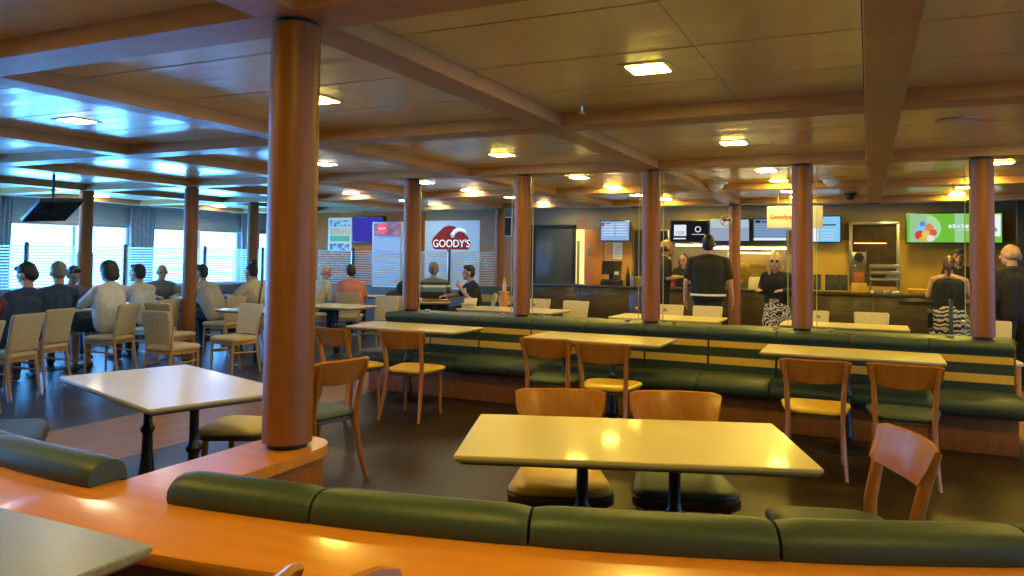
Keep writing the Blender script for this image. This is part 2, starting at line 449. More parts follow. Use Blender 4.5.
ROLL = [(0, .004), (-.006, .02), (-.004, .045), (.01, .066), (.035, .082), (.068, .088), (.10, .083), (.125, .068), (.14, .045), (.145, .01), (.145, -.32), (.134, -.32), (.134, .004)]
SEAT = [(.146, .33), (.20, .30), (.60, .31), (.64, .335), (.65, .38), (.64, .425), (.60, .447), (.4, .457), (.146, .45)]
def curved_bench(label, right, seams):
    sg = 1 if right else -1
    t = thing('curved_bench', label, 'bench', off)
    for k in range(len(seams) - 1):
        A, E_ = seams[k], seams[k + 1]
        for name, prof in (('backrest_roll', ROLL), ('seat_cushion', SEAT)):
            fr = []
            if right and k == 0 and name == 'seat_cushion': A = 5.55
            for q in range(11):
                f = [0, .025, .06, .12, .3, .5, .7, .88, .94, .975, 1][q]; a = (A + .04 + (E_ - A - .08) * f) * sg
                e = min(1, min(f, 1 - f) / .12); s = 1 - (.10 if name == 'backrest_roll' else .06) * (1 - e) ** 2
                o, U = back(a, right)
                c = (.07, .0) if name == 'backrest_roll' else (.3, .36)
                fr.append((o - off + V((0, 0, .79 if name == 'backrest_roll' else 0)), U, V((0, 0, 1)), 1 - (1 - s) * .5, s, c[0], c[1]))
            bm = B(); sweep(bm, prof, fr); obj(name, bm, M['green'], t, angle=65)
    aa = [seams[0] + 1.2 + (seams[-1] - seams[0] - 1.4) * q / 30 for q in range(31)]
    bm = B(); loft(bm, [sec(a * sg, [(.20, 0), (.20, .3), (.52, .3), (.52, 0)], right) for a in aa]); obj('base', bm, M['panelwood'], t, angle=50)
    return t
curved_bench('curved green leather bench behind the ledge, facing the near cream table', True, [4.65, 9.25, 15.05, 20.95, 26.8, 32.6])
curved_bench('curved green leather bench behind the ledge, left of the big column', False, [-.5, 7.8, 16.2, 24.6, 33.0, 41.5])

# ------------------------------------------------------------------ long double bench under the row of columns
def straight(bm, prof, x0, x1, flip=1, y=0, bulge=.05, c=(0, 0)):
    fr = []
    for q in range(7):
        f = [0, .04, .12, .5, .88, .96, 1][q]; s = 1 - bulge * (1 - min(1, min(f, 1 - f) / .12)) ** 2
        fr.append((V((x0 + (x1 - x0) * f, y, 0)), V((0, flip, 0)), V((0, 0, 1)), s, s, c[0], c[1]))
    sweep(bm, prof, fr)
def long_bench(label, yb, flip, xs, yofs):
    # yb: plane of the backrest's rear, flip: direction of its front
    t = thing('banquette_bench', label, 'bench', (xs[0], yb, 0))
    for k in range(len(xs) - 1):
        a, b_ = xs[k] - xs[0] + .004, xs[k + 1] - xs[0] - .004
        bm = B(); straight(bm, [(0, .40), (.10, .40), (.115, .44), (.085, .74), (.10, .79), (.115, .81), (.11, .845), (.085, .868), (.04, .874), (0, .868)], a, b_, flip, 0, .03, (.05, .6))
        p = obj('backrest', bm, M['green'], t, angle=50)
        for z0, z1 in ((.688, .775), (.525, .597)):
            u = lambda z: .115 - (z - .44) * .1
            bm = B(); straight(bm, [(u(z0) - .02, z0), (u(z0) + .004, z0), (u(z1) + .004, z1), (u(z1) - .02, z1)], a + .006, b_ - .006, flip, 0, 0)
            obj('gold_band', bm, M['gold'], p, angle=50)
        bm = B(); straight(bm, [(.09, .315), (.12, .31), (.60, .31), (.66, .325), (.69, .36), (.695, .40), (.675, .44), (.62, .462), (.4, .47), (.09, .455)], a, b_, flip, 0, .05, (.3, .38))
        obj('seat_cushion', bm, M['green'], t, angle=60)
    L_ = xs[-1] - xs[0]
    bm = B(); b3(bm, .03, L_ - .03, 0, flip * .46, .0, .31, .004); obj('base_panel', bm, M['panelwood'], t)
    return t
XSEG = [1.115 - .637 * k for k in range(11)][::-1]
long_bench('long front banquette of green leather with gold bands, facing the camera', 7.70, -1, XSEG, 0)
long_bench('rear green banquette backing onto the row of columns, facing the counter', 8.06, 1, [x + .07 for x in XSEG[1:]], 0)
t = thing('low_partition', 'narrow wooden partition between the two long green benches, carrying the columns', 'partition', (XSEG[0], YR, 0))
bm = B(); b3(bm, .1, XSEG[-1] - XSEG[0] + .02, -.175, .172, 0, .845); obj('core', bm, M['panelwood'], t)
bm = B(); b3(bm, .09, XSEG[-1] - XSEG[0] + .03, -.176, .173, .845, .871, .004); obj('cap_ledge', bm, M['green'], t)

# glass screens between the columns
M['screen'] = glass('screen glass', (.97, .98, .97), .012)
M['glassedge'] = mat('glass edge', (.42, .50, .42), .15, spec=.7)
for i, l in enumerate(['clear glass screen between the two leftmost bench columns', 'clear glass screen between the second and middle bench columns', 'clear glass screen between the middle and fourth bench columns', 'clear glass screen between the two rightmost bench columns']):
    x = X0 + 1.5 * i + .75
    t = thing('glass_screen', l, 'glass screen', (x, YR, .872), group='glass screens between bench columns')
    bm = B(); b3(bm, -.615, .615, -.005, .005, .02, 1.59); obj('pane', bm, M['screen'], t, smooth=False)
    for s in (-1, 1):
        bm = B(); b3(bm, s * .615, s * .622, -.006, .006, .02, 1.59); obj('polished_edge', bm, M['glassedge'], t, smooth=False)
        bm = B(); box(bm, (s * .60, 0, .14), (.035, .03, .035), .006); obj('clamp', bm, M['steel'], t)
        bm = B(); box(bm, (s * .5, 0, .012), (.06, .03, .024), .004); obj('foot_clamp', bm, M['steel'], t)

# ------------------------------------------------------------------ tables
def pedestal(bm, x, y, h, base=.0):
    lathe(bm, [(.035, h), (.035, h - .04), (.026, h - .06), (.026, .50), (.030, .47), (.044, .45), (.044, .43), (.030, .41), (.034, .3), (.05, .16), (.058, .10), (.04, .07), (.04, .03)], (x, y, 0), 18)
def table(label, w, d, loc, rot, h=.765, legs=((0, 0),), base='disc', topm=None, group=None, br=.27):
    t = thing('dining_table', label, 'table', loc, rot, group)
    bm = B(); slab(bm, w, d, .012, [(h, .004), (h - .004, 0), (h - .014, 0)])
    obj('tabletop', bm, topm or M['top'], t)
    bm = B(); slab(bm, w, d, .025, [(h - .0145, .001), (h - .024, .004), (h - .042, .03)])
    obj('edge_band', bm, M['topedge'], t)
    for x, y in legs:
        bm = B(); pedestal(bm, x, y, h - .042); g = obj('pedestal', bm, M['black'], t)
        bm = B()
        if base == 'disc': lathe(bm, [(br, 0), (br, .006), (br - .03, .014), (.06, .032), (.045, .04)], (x, y, 0), 32)
        else:
            slab(bm, .12, .48, .03, [(0, 0), (.012, 0), (.024, .02)], cx=x, cy=y)
        obj('base', bm, M['black'], g)
    return t
TG = 'cream topped pedestal tables'
table('large cream table in front of the near curved bench, two chairs tucked behind it', 1.42, .80, (-.955, 3.25, 0), 19.8, legs=((-.2, 0), (.2, 0)), base='foot')
table('pale cream table behind the big column, left of the wooden ledge', 1.40, .80, (-3.80, 3.27, 0), -18, legs=((-.33, 0), (.33, 0)), base='foot')
table('cream table at the left end of the long green bench', 1.36, .68, (-4.53, 7.11, 0), 0, legs=((.05, -.2),))
table('cream table at the middle of the long green bench, by the dark green chair', 1.36, .68, (-2.39, 7.11, 0), 0, legs=((-.28, -.2), (.2, -.2)), br=.23)
table('cream table at the right end of the long green bench', 1.40, .68, (-.15, 7.12, 0), 0, legs=((-.02, -.21),))
table('rear cream table near the man in the black tee shirt', 1.5, .8, (-4.78, 10.2, 0), 0, legs=((0, 0),))
table('rear cream table between the middle and slim columns', 1.42, .8, (-2.42, 10.05, 0), 0, legs=((0, 0),))
table('rear cream table behind the rightmost bench section', 1.42, .7, (-.28, 10.1, 0), 0, legs=((0, 0),))
table('cream table at the windows between the navy jacket and the person in purple', .7, 1.9, (-9.72, 5.95, 0), 0, legs=((0, -.5), (0, .5)))
table('cream table at the windows beside the column, by the beige and white tee shirts', .7, 1.9, (-10.08, 8.5, 0), 0, legs=((0, -.5), (0, .5)))
table('small table holding a tray before the man in the black tee shirt', .52, .52, (-6.72, 11.2, 0), 30, legs=((0, 0),), br=.2)
table('cream table before the white-haired person and the person in coral', .9, .6, (-8.85, 11.95, 0), 5, legs=((0, 0),))
table('small cream table just right of the big column, near the person in coral', 1.0, .75, (-7.35, 9.35, 0), 0, legs=((0, 0),))
table('cream table among the empty cream chairs, by the round column', 1.15, .68, (-7.62, 8.05, 0), -4, legs=((-0.1, 0),))
table('speckled grey table with a slanting rim on the camera side of the ledge', 1.25, .75, (-2.18, .93, .1), 0, .75, legs=((-.25, 0), (.25, 0)), base='foot', topm=M['greytop'])

# ------------------------------------------------------------------ wooden chairs
def wood_chair(label, seat, loc, rot, rim=False):
    t = thing('wooden_chair', label, 'chair', loc, rot, 'brown wooden dining chairs')
    # +Y is the direction the sitter faces
    bm = B(); loft(bm, [[V((p.x * (1 + .12 * p.y / .21), p.y + .005, p.z)) for p in rrect(.45 - 2 * i, .46 - 2 * i, .09, z, 7)] for z, i in (((.385, .006), (.395, -.006), (.435, -.008), (.445, .006)) if rim else ((.405, .02), (.41, .01), (.435, .01), (.44, .015)))]); f = obj('seat_frame', bm, M['apron'], t, angle=60)
    bm = B()
    loft(bm, [[V((p.x * (1 + .12 * p.y / .21), p.y + .005, p.z)) for p in rrect(.465 - 2 * i, .48 - 2 * i, .11 - i * .5, z, 7)] for z, i in ((.438, .012), (.443, .002), (.455, 0), (.467, .008), (.474, .03), (.477, .08))])
    obj('seat', bm, M[seat], t, angle=60)
    for s in (-1, 1):
        bm = B(); tube(bm, [(s * .185, .17, .42), (s * .188, .175, .25), (s * .195, .185, 0)], [.021, .019, .013], 12); obj('leg', bm, M['chairwood'], t)
        bm = B(); tube(bm, [(s * .21, -.315, 0), (s * .193, -.25, .2), (s * .182, -.215, .40), (s * .188, -.22, .52), (s * .195, -.255, .68), (s * .206, -.30, .82)], [.016, .021, .024, .024, .021, .016], 12, (.8, 1.25)); obj('leg', bm, M['chairwood'], t)
    bm = B(); rings = []
    for q in range(13):
        f_ = -1 + q / 6; x = .240 * f_; y = -.285 - .045 * (1 - f_ * f_); e = .012 * (abs(f_) > .95)
        x2 = .212 * f_
        rings.append([V((x2, y + .048, .668 + e + .02 * f_ * f_)), V((x2, y + .062, .670 + e + .02 * f_ * f_)), V((x * .98, y + .040, .76)), V((x, y + .012, .842 - e)), V((x, y - .001, .846 - e)), V((x, y - .010, .835 - e)), V((x * .98, y + .020, .75))])
    loft(bm, rings); obj('backrest', bm, M['chairwood'], t, angle=45)
    return t
wood_chair('brown chair with yellow seat behind the near cream table, left of the pair', 'yellow', (-1.385, 3.53, 0), 180 + 22, True)
wood_chair('brown chair with green seat behind the near cream table, right of the pair', 'green', (-.835, 3.76, 0), 180 + 20, True)
wood_chair('brown chair with green seat pulled out at the right end of the near cream table', 'green', (-.12, 3.42, 0), 114)
wood_chair('brown chair with yellow seat at the right-hand bench table', 'yellow', (-.365, 6.14, 0), 3)
wood_chair('brown chair with green seat at the right-hand bench table', 'green', (.225, 6.2, 0), 0)
wood_chair('brown chair with green seat at the middle bench table', 'green', (-2.575, 6.40, 0), 5)
wood_chair('brown chair with yellow seat at the middle bench table', 'yellow', (-2.02, 6.3, 0), 4)
wood_chair('brown chair with yellow seat at the left bench table, its back to the camera', 'yellow', (-3.99, 6.28, 0), 5)
wood_chair('brown chair with yellow seat at the left bench table, half behind the big column', 'yellow', (-4.64, 6.16, 0), -8)
wood_chair('brown chair with green seat standing right behind the big column', 'green', (-3.50, 4.22, 0), 79)
wood_chair('brown chair with cream seat and dark legs between the pale table and the big column', 'cream', (-3.59, 3.67, 0), 111)
wood_chair('chair whose back corner peeks up at the bottom edge, nearer the grey table', 'yellow', (-1.33, .99, .1), 88)
wood_chair('chair whose back corner peeks up at the bottom edge, farther from the grey table', 'yellow', (-.58, 1.04, .1), -92)

# ------------------------------------------------------------------ cream upholstered chairs
def cream_chair(label, loc, rot, group='cream upholstered chairs', first=[None]):
    if first[0]: return dup(first[0], loc, rot, label)
    t = thing('upholstered_chair', label, 'chair', loc, rot, group); first[0] = t
    bm = B(); loft(bm, [[V((p.x * (1 + .10 * p.y / .22), p.y, p.z)) for p in rrect(.44 - 2 * i, .44 - 2 * i, .07, z, 6)] for z, i in ((.425, .01), (.43, 0), (.455, -.004), (.475, .004), (.485, .03), (.488, .08))])
    obj('seat', bm, M['cream'], t, angle=60)
    bm = B(); slab(bm, .41, .41, .05, [(.385, 0), (.424, 0)]); obj('seat_rail', bm, M['beech'], t)
    bm = B(); rings = []
    for z, w, y in ((.50, .355, -.195), (.512, .375, -.197), (.6, .385, -.205), (.75, .405, -.235), (.855, .42, -.262), (.872, .415, -.266), (.882, .39, -.268)):
        rings.append([V((p.x, y + p.y - .03 * (1 - (p.x / (w / 2)) ** 2), z)) for p in rrect(w, .045, .02, 0, 4)][:] )
    loft(bm, rings); obj('backrest', bm, M['cream'], t, angle=60)
    for s in (-1, 1):
        bm = B(); tube(bm, [(s * .19, .19, .42), (s * .19, .195, .2), (s * .19, .195, 0)], [.02, .018, .013], 10); obj('leg', bm, M['beech'], t)
        bm = B(); tube(bm, [(s * .19, -.265, 0), (s * .185, -.225, .2), (s * .18, -.195, .40), (s * .18, -.195, .52), (s * .185, -.205, .60)], [.013, .018, .02, .019, .012], 10); obj('leg', bm, M['beech'], t)
        bm = B(); tube(bm, [(s * .19, .195, .29), (s * .187, -.215, .27)], .011, 8); obj('stretcher', bm, M['beech'], t)
    bm = B(); tube(bm, [(-.19, .195, .31), (0, .2, .335), (.19, .195, .31)], .011, 8); obj('stretcher', bm, M['beech'], t)
    return t
for l, x, y, r in [
    ('cream chair at the left photo edge, under the person in maroon', -7.66, 4.22, 104),
    ('cream chair under the dark-haired person in navy', -8.25, 4.99, 104),
    ('cream chair under the grey-haired man in the navy jacket', -8.65, 5.61, 104),
    ('cream chair under the woman in the white shirt', -8.78, 6.6, 106),
    ('empty cream chair with its back to the camera, before the table by the round column', -7.31, 6.30, 4),
    ('empty cream chair just behind the front empty one, left of the round column', -8.40, 7.22, 8),
    ('empty cream chair just left of the big column, turned to the camera', -7.40, 7.34, 176),
    ('cream chair under the man in the beige tee shirt', -9.10, 8.78, 94),
    ('cream chair under the woman with the hair bun', -8.9, 9.3, 100),
    ('cream chair under the man in the white tee shirt', -9.2, 7.62, 96),
    ('empty cream chair at the small table right of the big column', -7.02, 9.95, 182),
    ('cream chair under the person in coral', -8.36, 10.98, 32),
    ('cream chair under the white-haired person', -9.12, 10.84, -18),
    ('cream chair beside the leftmost bench column, below the dark jacket', -7.05, 10.6, 30),
    ('empty cream chair behind the rear table, right of the second bench column', -4.03, 10.6, 180),
    ('empty cream chair behind the rear table, half hidden by the second bench column', -4.72, 10.75, 180),
    ('empty cream chair right beside the middle bench column', -2.60, 10.6, 180),
    ('empty cream chair below the man in black with a white belt', -2.06, 10.62, 180),
    ('empty cream chair half behind the fourth bench column', -.68, 10.55, 180),
    ('empty cream chair alone behind the right rear table', .03, 10.62, 180),
    ('empty cream chair half hidden behind the rightmost bench column', 1.27, 9.95, 182),
    ('cream chair under the man in the black tee shirt', -6.22, 11.9, 120),
    ('cream chair under the man in the striped shirt', -7.12, 11.75, 30)]:
    cream_chair(l, (x, y, 0), r)
# ------------------------------------------------------------------ striped glass screens
M['stripe'] = glass('frosted stripe', gloss=.006, milky=.62)
M['screenpane'] = glass('partition glass', (.97, .98, .98), .003)
M['lowpanel'] = mat('blue grey panel', (.12, .13, .16), .5)
def screen(label, loc, rot, L, posts):
    t = thing('striped_glass_screen', label, 'glass screen', loc, rot)
    bm = B(); b3(bm, 0, L, -.02, .02, 0, .86, .004); obj('lower_panel', bm, M['lowpanel'], t)
    bm = B(); b3(bm, 0, L, -.005, .005, .86, 1.63); obj('pane', bm, M['screenpane'], t, smooth=False)
    bm = B()
    for k in range(15): b3(bm, .01, L - .01, -.0075, .0075, .90 + .05 * k, .928 + .05 * k)
    obj('stripe_film', bm, M['stripe'], t, smooth=False)
    for p in posts:
        bm = B(); lathe(bm, [(.04, 0), (.04, 1.64), (.034, 1.67), (.018, 1.69)], (p, 0, 0), 16); g = obj('post', bm, M['darkgrey'], t)
        bm = B(); b3(bm, p - .012, p + .012, -.047, -.041, .1, 1.62); obj('bright_strip', bm, M['steel'], g)
    return t
screen('striped glass screen with rounded posts running along the left windows', (-12.8, 7.2, 0), 90, 7.0, (.82, 2.69, 4.6, 6.3))
screen('striped glass screen in front of the poster and drinks cooler', (-11.1, 13.4, 0), 0, 2.42, (.96,))
screen('striped glass screen in front of the red wave logo panel', (-8.43, 13.4, 0), 0, 1.73, (.69,))

# ------------------------------------------------------------------ blinds, curtains, hanging television at the windows
def checks(name, c1, c2, sc):
    m = mat(name, c1, .8); N, L, b = nodes(m)
    tc = N.new('ShaderNodeTexCoord'); mp = N.new('ShaderNodeMapping'); mp.inputs['Scale'].default_value = (0.001, 1, 1)
    ck = N.new('ShaderNodeTexChecker'); ck.inputs['Scale'].default_value = sc
    ck.inputs['Color1'].default_value = (*c1, 1); ck.inputs['Color2'].default_value = (*c2, 1)
    L.new(tc.outputs['Object'], mp.inputs[0]); L.new(mp.outputs[0], ck.inputs['Vector']); L.new(ck.outputs['Color'], b.inputs['Base Color'])
    return m
M['blind'] = checks('checked blind', (.46, .42, .38), (.26, .24, .24), 34)
M['curtain'] = noisy(mat('grey curtain', (.34, .33, .36), .8), (.27, .26, .30), 14)
for i, (a, c) in enumerate(WIN):
    if c < 6: continue
    o = ['nearest to the camera', 'behind the hanging television', 'between the two window columns', 'at the far corner'][i - 2]
    t = thing('roman_blind', 'grey checked fabric blind drawn up over the window, ' + o, 'blind', (XL + .09, (a + c) / 2, 2.02)); hw = (c - a) / 2 + .03
    bm = B()
    pr = []
    for k in range(5):
        z = .03 + .1 * k; pr += [(.0 + .025, z), (.045, z + .03), (.03, z + .09)]
    pr += [(.005, .53), (.005, .02)]
    loft(bm, [[V((u, y, z)) for u, z in pr] for y in (-hw, hw)]); obj('fabric', bm, M['blind'], t, angle=60)
    bm = B(); b3(bm, 0, .05, -hw, hw, .0, .02); obj('bottom_bar', bm, M['white'], t)
for y0, y1, o in ((7.86, 8.36, 'left of the hanging television'), (10.72, 11.34, 'between the two bright windows'), (13.78, 14.42, 'near the far corner')):
    t = thing('curtain', 'gathered grey curtain hanging beside the windows, ' + o, 'curtain', (XL + .22, (y0 + y1) / 2, 0)); w = (y1 - y0) / 2
    bm = B(); n_ = 60
    f1 = [V((.03 * math.sin(k / n_ * 2 * PI * 6), -w + 2 * w * k / n_, 0)) for k in range(n_ + 1)]
    f = f1 + [V((p.x + .012, p.y, 0)) for p in reversed(f1)]
    loft(bm, [[V((p.x, p.y * sc_, z)) for p in f] for z, sc_ in ((.25, 1), (1.2, .9), (2.48, 1))]); obj('cloth', bm, M['curtain'], t, angle=70)
    bm = B(); tube(bm, [(0, -w - .05, 2.5), (0, w + .05, 2.5)], .014); obj('rod', bm, M['steel'], t)
t = thing('hanging_television', 'flat television hung from the ceiling by the left windows, tilted', 'television', (-10.0, 6.6, 2.1))
ux = V((.02, .43, .03)).normalized(); uz = V((.45, -.02, .27)); uz = (uz - ux * uz.dot(ux)).normalized(); un = ux.cross(uz)
tm = Matrix((ux, un, uz)).transposed().to_4x4()
def tilted(x0, x1, y0, y1, z0, z1, bev=0):
    q = B(); b3(q, x0, x1, y0, y1, z0, z1, bev); bm = B(); merge(bm, q, tm); return bm
obj('casing', tilted(-.30, .30, -.03, .03, -.26, .26, .012), M['darkgrey'], t)
obj('screen', tilted(-.28, .28, .030, .034, -.24, .24), mat('dark screen', (.01, .012, .016), .12), t)
bm = B(); tube(bm, [(0, 0, 0), (-.0, 0, .2), (0, 0, ZC_ - 2.1)], .02); obj('bracket', bm, M['darkgrey'], t)

# ------------------------------------------------------------------ orange corner: poster, television, cooler, logo panel
def flat(name, x0, x1, z0, z1, y, m, p, th=.004):
    bm = B(); b3(bm, x0, x1, y - th, y, z0, z1); return obj(name, bm, m, p, smooth=False)
YW = YB - .001
t = thing('poster', 'tall poster with photo strips and a green band, on the orange wall', 'poster', (-11.9, YW, 2.03))
flat('frame', -.36, .36, -.42, .42, 0, mat('poster paper', (.75, .62, .40), .5), t, .02)  # this part is the poster's paper board
pic = noisy(mat('photo strip', (.10, .09, .08), .5), (.6, .55, .48), 9, lo=.42, hi=.58)
flat('photo', -.30, .30, .20, .36, -.02, pic, t); flat('photo', -.30, .30, -.38, -.22, -.02, pic, t)
flat('orange_band', -.30, .30, 0, .16, -.02, mat('poster orange', (.75, .42, .12), .5), t); flat('green_band', -.30, .30, -.17, -.03, -.02, mat('poster green', (.16, .32, .05), .5), t)
t = thing('wall_television', 'wide television with a blue picture on the orange wall', 'television', (-11.03, YW, 2.15))
bm = B(); b3(bm, -.47, .47, -.06, -.0, -.33, .33, .01); obj('casing', bm, M['black'], t)
bm = B(); b3(bm, -.1, .1, .0, .0008, -.1, .1); obj('wall_mount', bm, M['black'], t)
flat('screen', -.44, .44, -.29, .29, -.06, emis('blue picture', (.05, .045, .45), .9), t)
# drinks cooler
t = thing('drinks_cooler', 'tall lit drinks cooler with a red disc on its header', 'fridge', (-10.08, 14.6, 0))
bm = B(); b3(bm, -.43, .43, 0, .55, .0, 2.31, .02); obj('body', bm, mat('cooler body', (.55, .58, .64), .4), t)
d = flat('door', -.36, .36, .25, 1.94, 0, emis('lit cooler glass', (.30, .55, 1), .85), t, .03)
bm = B(); b3(bm, .30, .325, -.06, -.03, .9, 1.5, .005); obj('handle', bm, M['steel'], d)
for k in range(4):
    bm = B(); b3(bm, -.34, .34, -.034, -.03, .5 + .35 * k, .52 + .35 * k); obj('shelf', bm, M['white'], d)
h_ = flat('header', -.36, .36, 1.98, 2.27, 0, noisy(mat('header picture', (.10, .02, .025), .4, emit=(.35, .05, .05), estr=.5), (.5, .25, .2), 7), t, .03)
bm = B(); lathe(bm, [(.125, 0), (.125, .006)], n=32); bmesh.ops.rotate(bm, matrix=Matrix.Rotation(R(90), 3, 'X'), verts=bm.verts); bmesh.ops.translate(bm, vec=(-.12, -.031, 2.15), verts=bm.verts)
obj('red_disc', bm, mat('red disc', (.6, .02, .03), .4, emit=(.9, .03, .05), estr=.9), h_)
bm = B(); tube(bm, [(-.21, -.04, 2.14), (-.19, -.04, 2.17), (-.16, -.04, 2.13), (-.13, -.04, 2.16), (-.10, -.04, 2.13), (-.07, -.04, 2.17), (-.03, -.04, 2.14)], .010, 6); obj('script_mark', bm, mat('white mark', (.9, .85, .85), .4, emit=(1, .8, .8), estr=.8), h_)
# logo panel
t = thing('logo_sign', 'tall pale blue lit panel with a dark red wave and white lettering', 'sign', (-8.68, YW, 0))
bm = B(); b3(bm, -.72, .72, -.06, 0, .55, 2.35, .006); obj('panel', bm, mat('lit panel', (.30, .42, .56), .6, spec=.1, emit=(.36, .58, .92), estr=.5), t)
WR = mat('logo red', (.22, .02, .025), .6, spec=.1, emit=(.35, .03, .04), estr=.25)
WW = mat('logo white', (.8, .8, .82), .5, emit=(.9, .9, .95), estr=.75)
def plate(name, pts, y, m, p, th=.008):
    bm = B(); loft(bm, [[V((x, y, z)) for x, z in pts], [V((x, y - th, z)) for x, z in pts]]); return obj(name, bm, m, p, smooth=False)
cx, cz = .0, 1.95
wave = [(-.50, -.20), (-.53, -.10), (-.49, .0), (-.36, .12), (-.22, .24), (-.08, .29), (.07, .27), (.17, .20), (.04, .17), (-.03, .10), (-.02, .02), (.06, .0), (.10, .09), (.20, .15), (.31, .13), (.42, .04), (.50, -.10), (.50, -.20), (.44, -.265), (-.44, -.265)]
plate('red_wave', [(cx + x, cz + z) for x, z in wave], -.06, WR, t)
plate('white_curl', [(cx + x, cz + z) for x, z in [(.0, .10), (.06, .19), (.17, .235), (.33, .20), (.40, .12), (.30, .165), (.18, .175), (.09, .13), (.055, .06)]], -.062, WW, t, .009)
text_mesh('white_lettering', "GOODY'S", .245, WW, t, (cx, -.070, cz - .135), depth=.006, sx=.92)
# framed sign on the wood panel by the far column
t = thing('framed_sign', 'black framed sign with a white and red mark, on the wood panel', 'sign', (-7.32, YW - .06, 2.2))
bm = B(); b3(bm, -.19, .19, -.03, 0, -.22, .22, .006); obj('frame', bm, M['white'], t)
flat('picture', -.165, .165, -.195, .195, -.03, M['dark'], t)
flat('white_mark', -.15, -.08, -.17, .17, -.035, M['paper'], t); flat('red_mark', -.08, .03, .0, .08, -.036, mat('bright red', (.6, .05, .07), .5), t)
bm = B(); b3(bm, -7.95, -6.66, YB - .06, YB, 0, 2.45, .004); o = obj('wall_panel', bm, noisy(mat('honey wood', (.42, .20, .05), .4), (.36, .16, .035), 4, (5, 5, .5)), smooth=False); tag(o, kind='structure')

# ------------------------------------------------------------------ back wall behind the counter
M['yellowglow'] = emis('lit doorway', (1, .78, .25), 1.6)
t = thing('door_1', None, None, (-6.15, YB, 0), kind='structure')
bm = B(); b3(bm, -.46, .46, -.05, 0, 0, 2.17, .004); obj('leaf', bm, noisy(mat('grey door', (.085, .09, .085), .25, spec=.6), (.07, .075, .07), 3), t)
for x0, x1 in ((-.54, -.46), (.44, .50)):
    bm = B(); b3(bm, x0, x1, -.09, 0, 0, 2.22, .004); obj('frame', bm, M['dark'], t)
bm = B(); b3(bm, -.54, .50, -.09, 0, 2.17, 2.24, .004); obj('frame', bm, M['dark'], t)
t = thing('door_2', None, None, (-5.3, YB, 0), kind='structure')
bm = B(); b3(bm, -.36, -.16, -.012, -.002, 0, 2.14); obj('lit_gap', bm, M['yellowglow'], t, smooth=False)
bm = B(); b3(bm, -.325, -.265, -.03, -.013, .9, 1.9); obj('pane', bm, mat('pale glass', (.4, .42, .36), .2), t, smooth=False)
bm = B(); b3(bm, -.15, .27, -.05, -.002, 0, 2.13, .004); obj('leaf', bm, noisy(mat('orange door', (.55, .20, .03), .35), (.47, .16, .022), 4, (5, 5, .5)), t)
bm = B(); b3(bm, -.06, -.03, -.08, -.05, 1.6, 1.8, .004); obj('handle', bm, M['steel'], t)
bm = B(); b3(bm, .27, .88, -.03, -.002, 0, 2.13, .004); obj('side_panel', bm, noisy(mat('honey door', (.50, .25, .05), .4), (.44, .2, .04), 4), t)
t = thing('door_3', None, None, (-3.87, YB, 0), kind='structure')
bm = B(); b3(bm, -.50, .2, -.02, -.002, 0, 2.12); obj('opening', bm, M['dark'], t, smooth=False)
for x in (-.27, .23):
    bm = B(); b3(bm, x - .022, x + .022, -.06, 0, 0, 2.14, .003); obj('frame', bm, M['steel'], t)
bm = B(); b3(bm, -.27, .23, -.06, 0, 2.10, 2.14, .003); obj('frame', bm, M['steel'], t)

def menu_screen(label, x0, x1, z0, z1, m, y=15.0, parts=()):
    t = thing('menu_screen', label, 'screen', ((x0 + x1) / 2, y, (z0 + z1) / 2))
    w, h = (x1 - x0) / 2, (z1 - z0) / 2
    bm = B(); b3(bm, -w - .02, w + .02, 0, .06, -h - .02, h + .02, .006); obj('casing', bm, M['black'], t)
    flat('picture', -w, w, -h, h, 0, m, t)
    bm = B(); b3(bm, -.06, .06, .06, YB - y - .002, -.06, .06); obj('wall_mount', bm, M['darkgrey'], t)
    for n_, a, b_, c, d, mm in parts: flat(n_, a, b_, c, d, -.005, mm, t)
    return t
sky = emis('pale blue picture', (.30, .50, .85), .95)
W_ = emis('white picture', (.85, .9, 1), 1.0); DK = emis('dark picture', (.010, .009, .012), 1); NAVY = emis('navy print', (.04, .06, .16), 1)
t = menu_screen('pale blue menu screen above the cash register', -5.0, -4.4, 1.90, 2.29, sky, 14.9, [('text_line', -.26, -.02, .13 - .055 * k, .145 - .055 * k, W_) for k in range(5)] + [('text_line', .03, .26, .13 - .055 * k, .145 - .055 * k, W_) for k in range(5)] + [('red_mark', -.29, -.22, .10, .17, emis('screen red', (.3, .02, .05), 1)), ('heading', -.2, -.08, .135, .16, NAVY)])
t = menu_screen('black menu screen with a burger picture and round emblem', -3.57, -2.84, 1.90, 2.29, DK, 15.0, [('photo', -.30, -.06, -.10, .12, W_), ('burger', -.26, -.09, -.08, .0, emis('burger brown', (.16, .09, .045), 1)), ('caption', -.31, -.07, -.165, -.14, W_), ('emblem_text', .05, .30, -.075, -.065, W_)])
bm = B(); rings = [[V((.17 + r * math.sin(2 * PI * k / 24), y, .03 + r * math.cos(2 * PI * k / 24))) for r, y in ((.06, -.005), (.06, -.008), (.042, -.008), (.042, -.005))] for k in range(24)]
loft(bm, rings, close=True); obj('emblem_ring', bm, W_, t)
menu_screen('pale grey-blue menu screen directly behind the head of the man in black', -2.80, -2.07, 1.90, 2.31, emis('grey blue picture', (.42, .50, .68), .8), 15.0, [('sky_band', -.36, .36, .05, .2, emis('pale sky', (.62, .72, .88), .8)), ('navy_shape', .05, .17, -.19, -.02, NAVY)])  # the navy shape belongs to the screen's picture
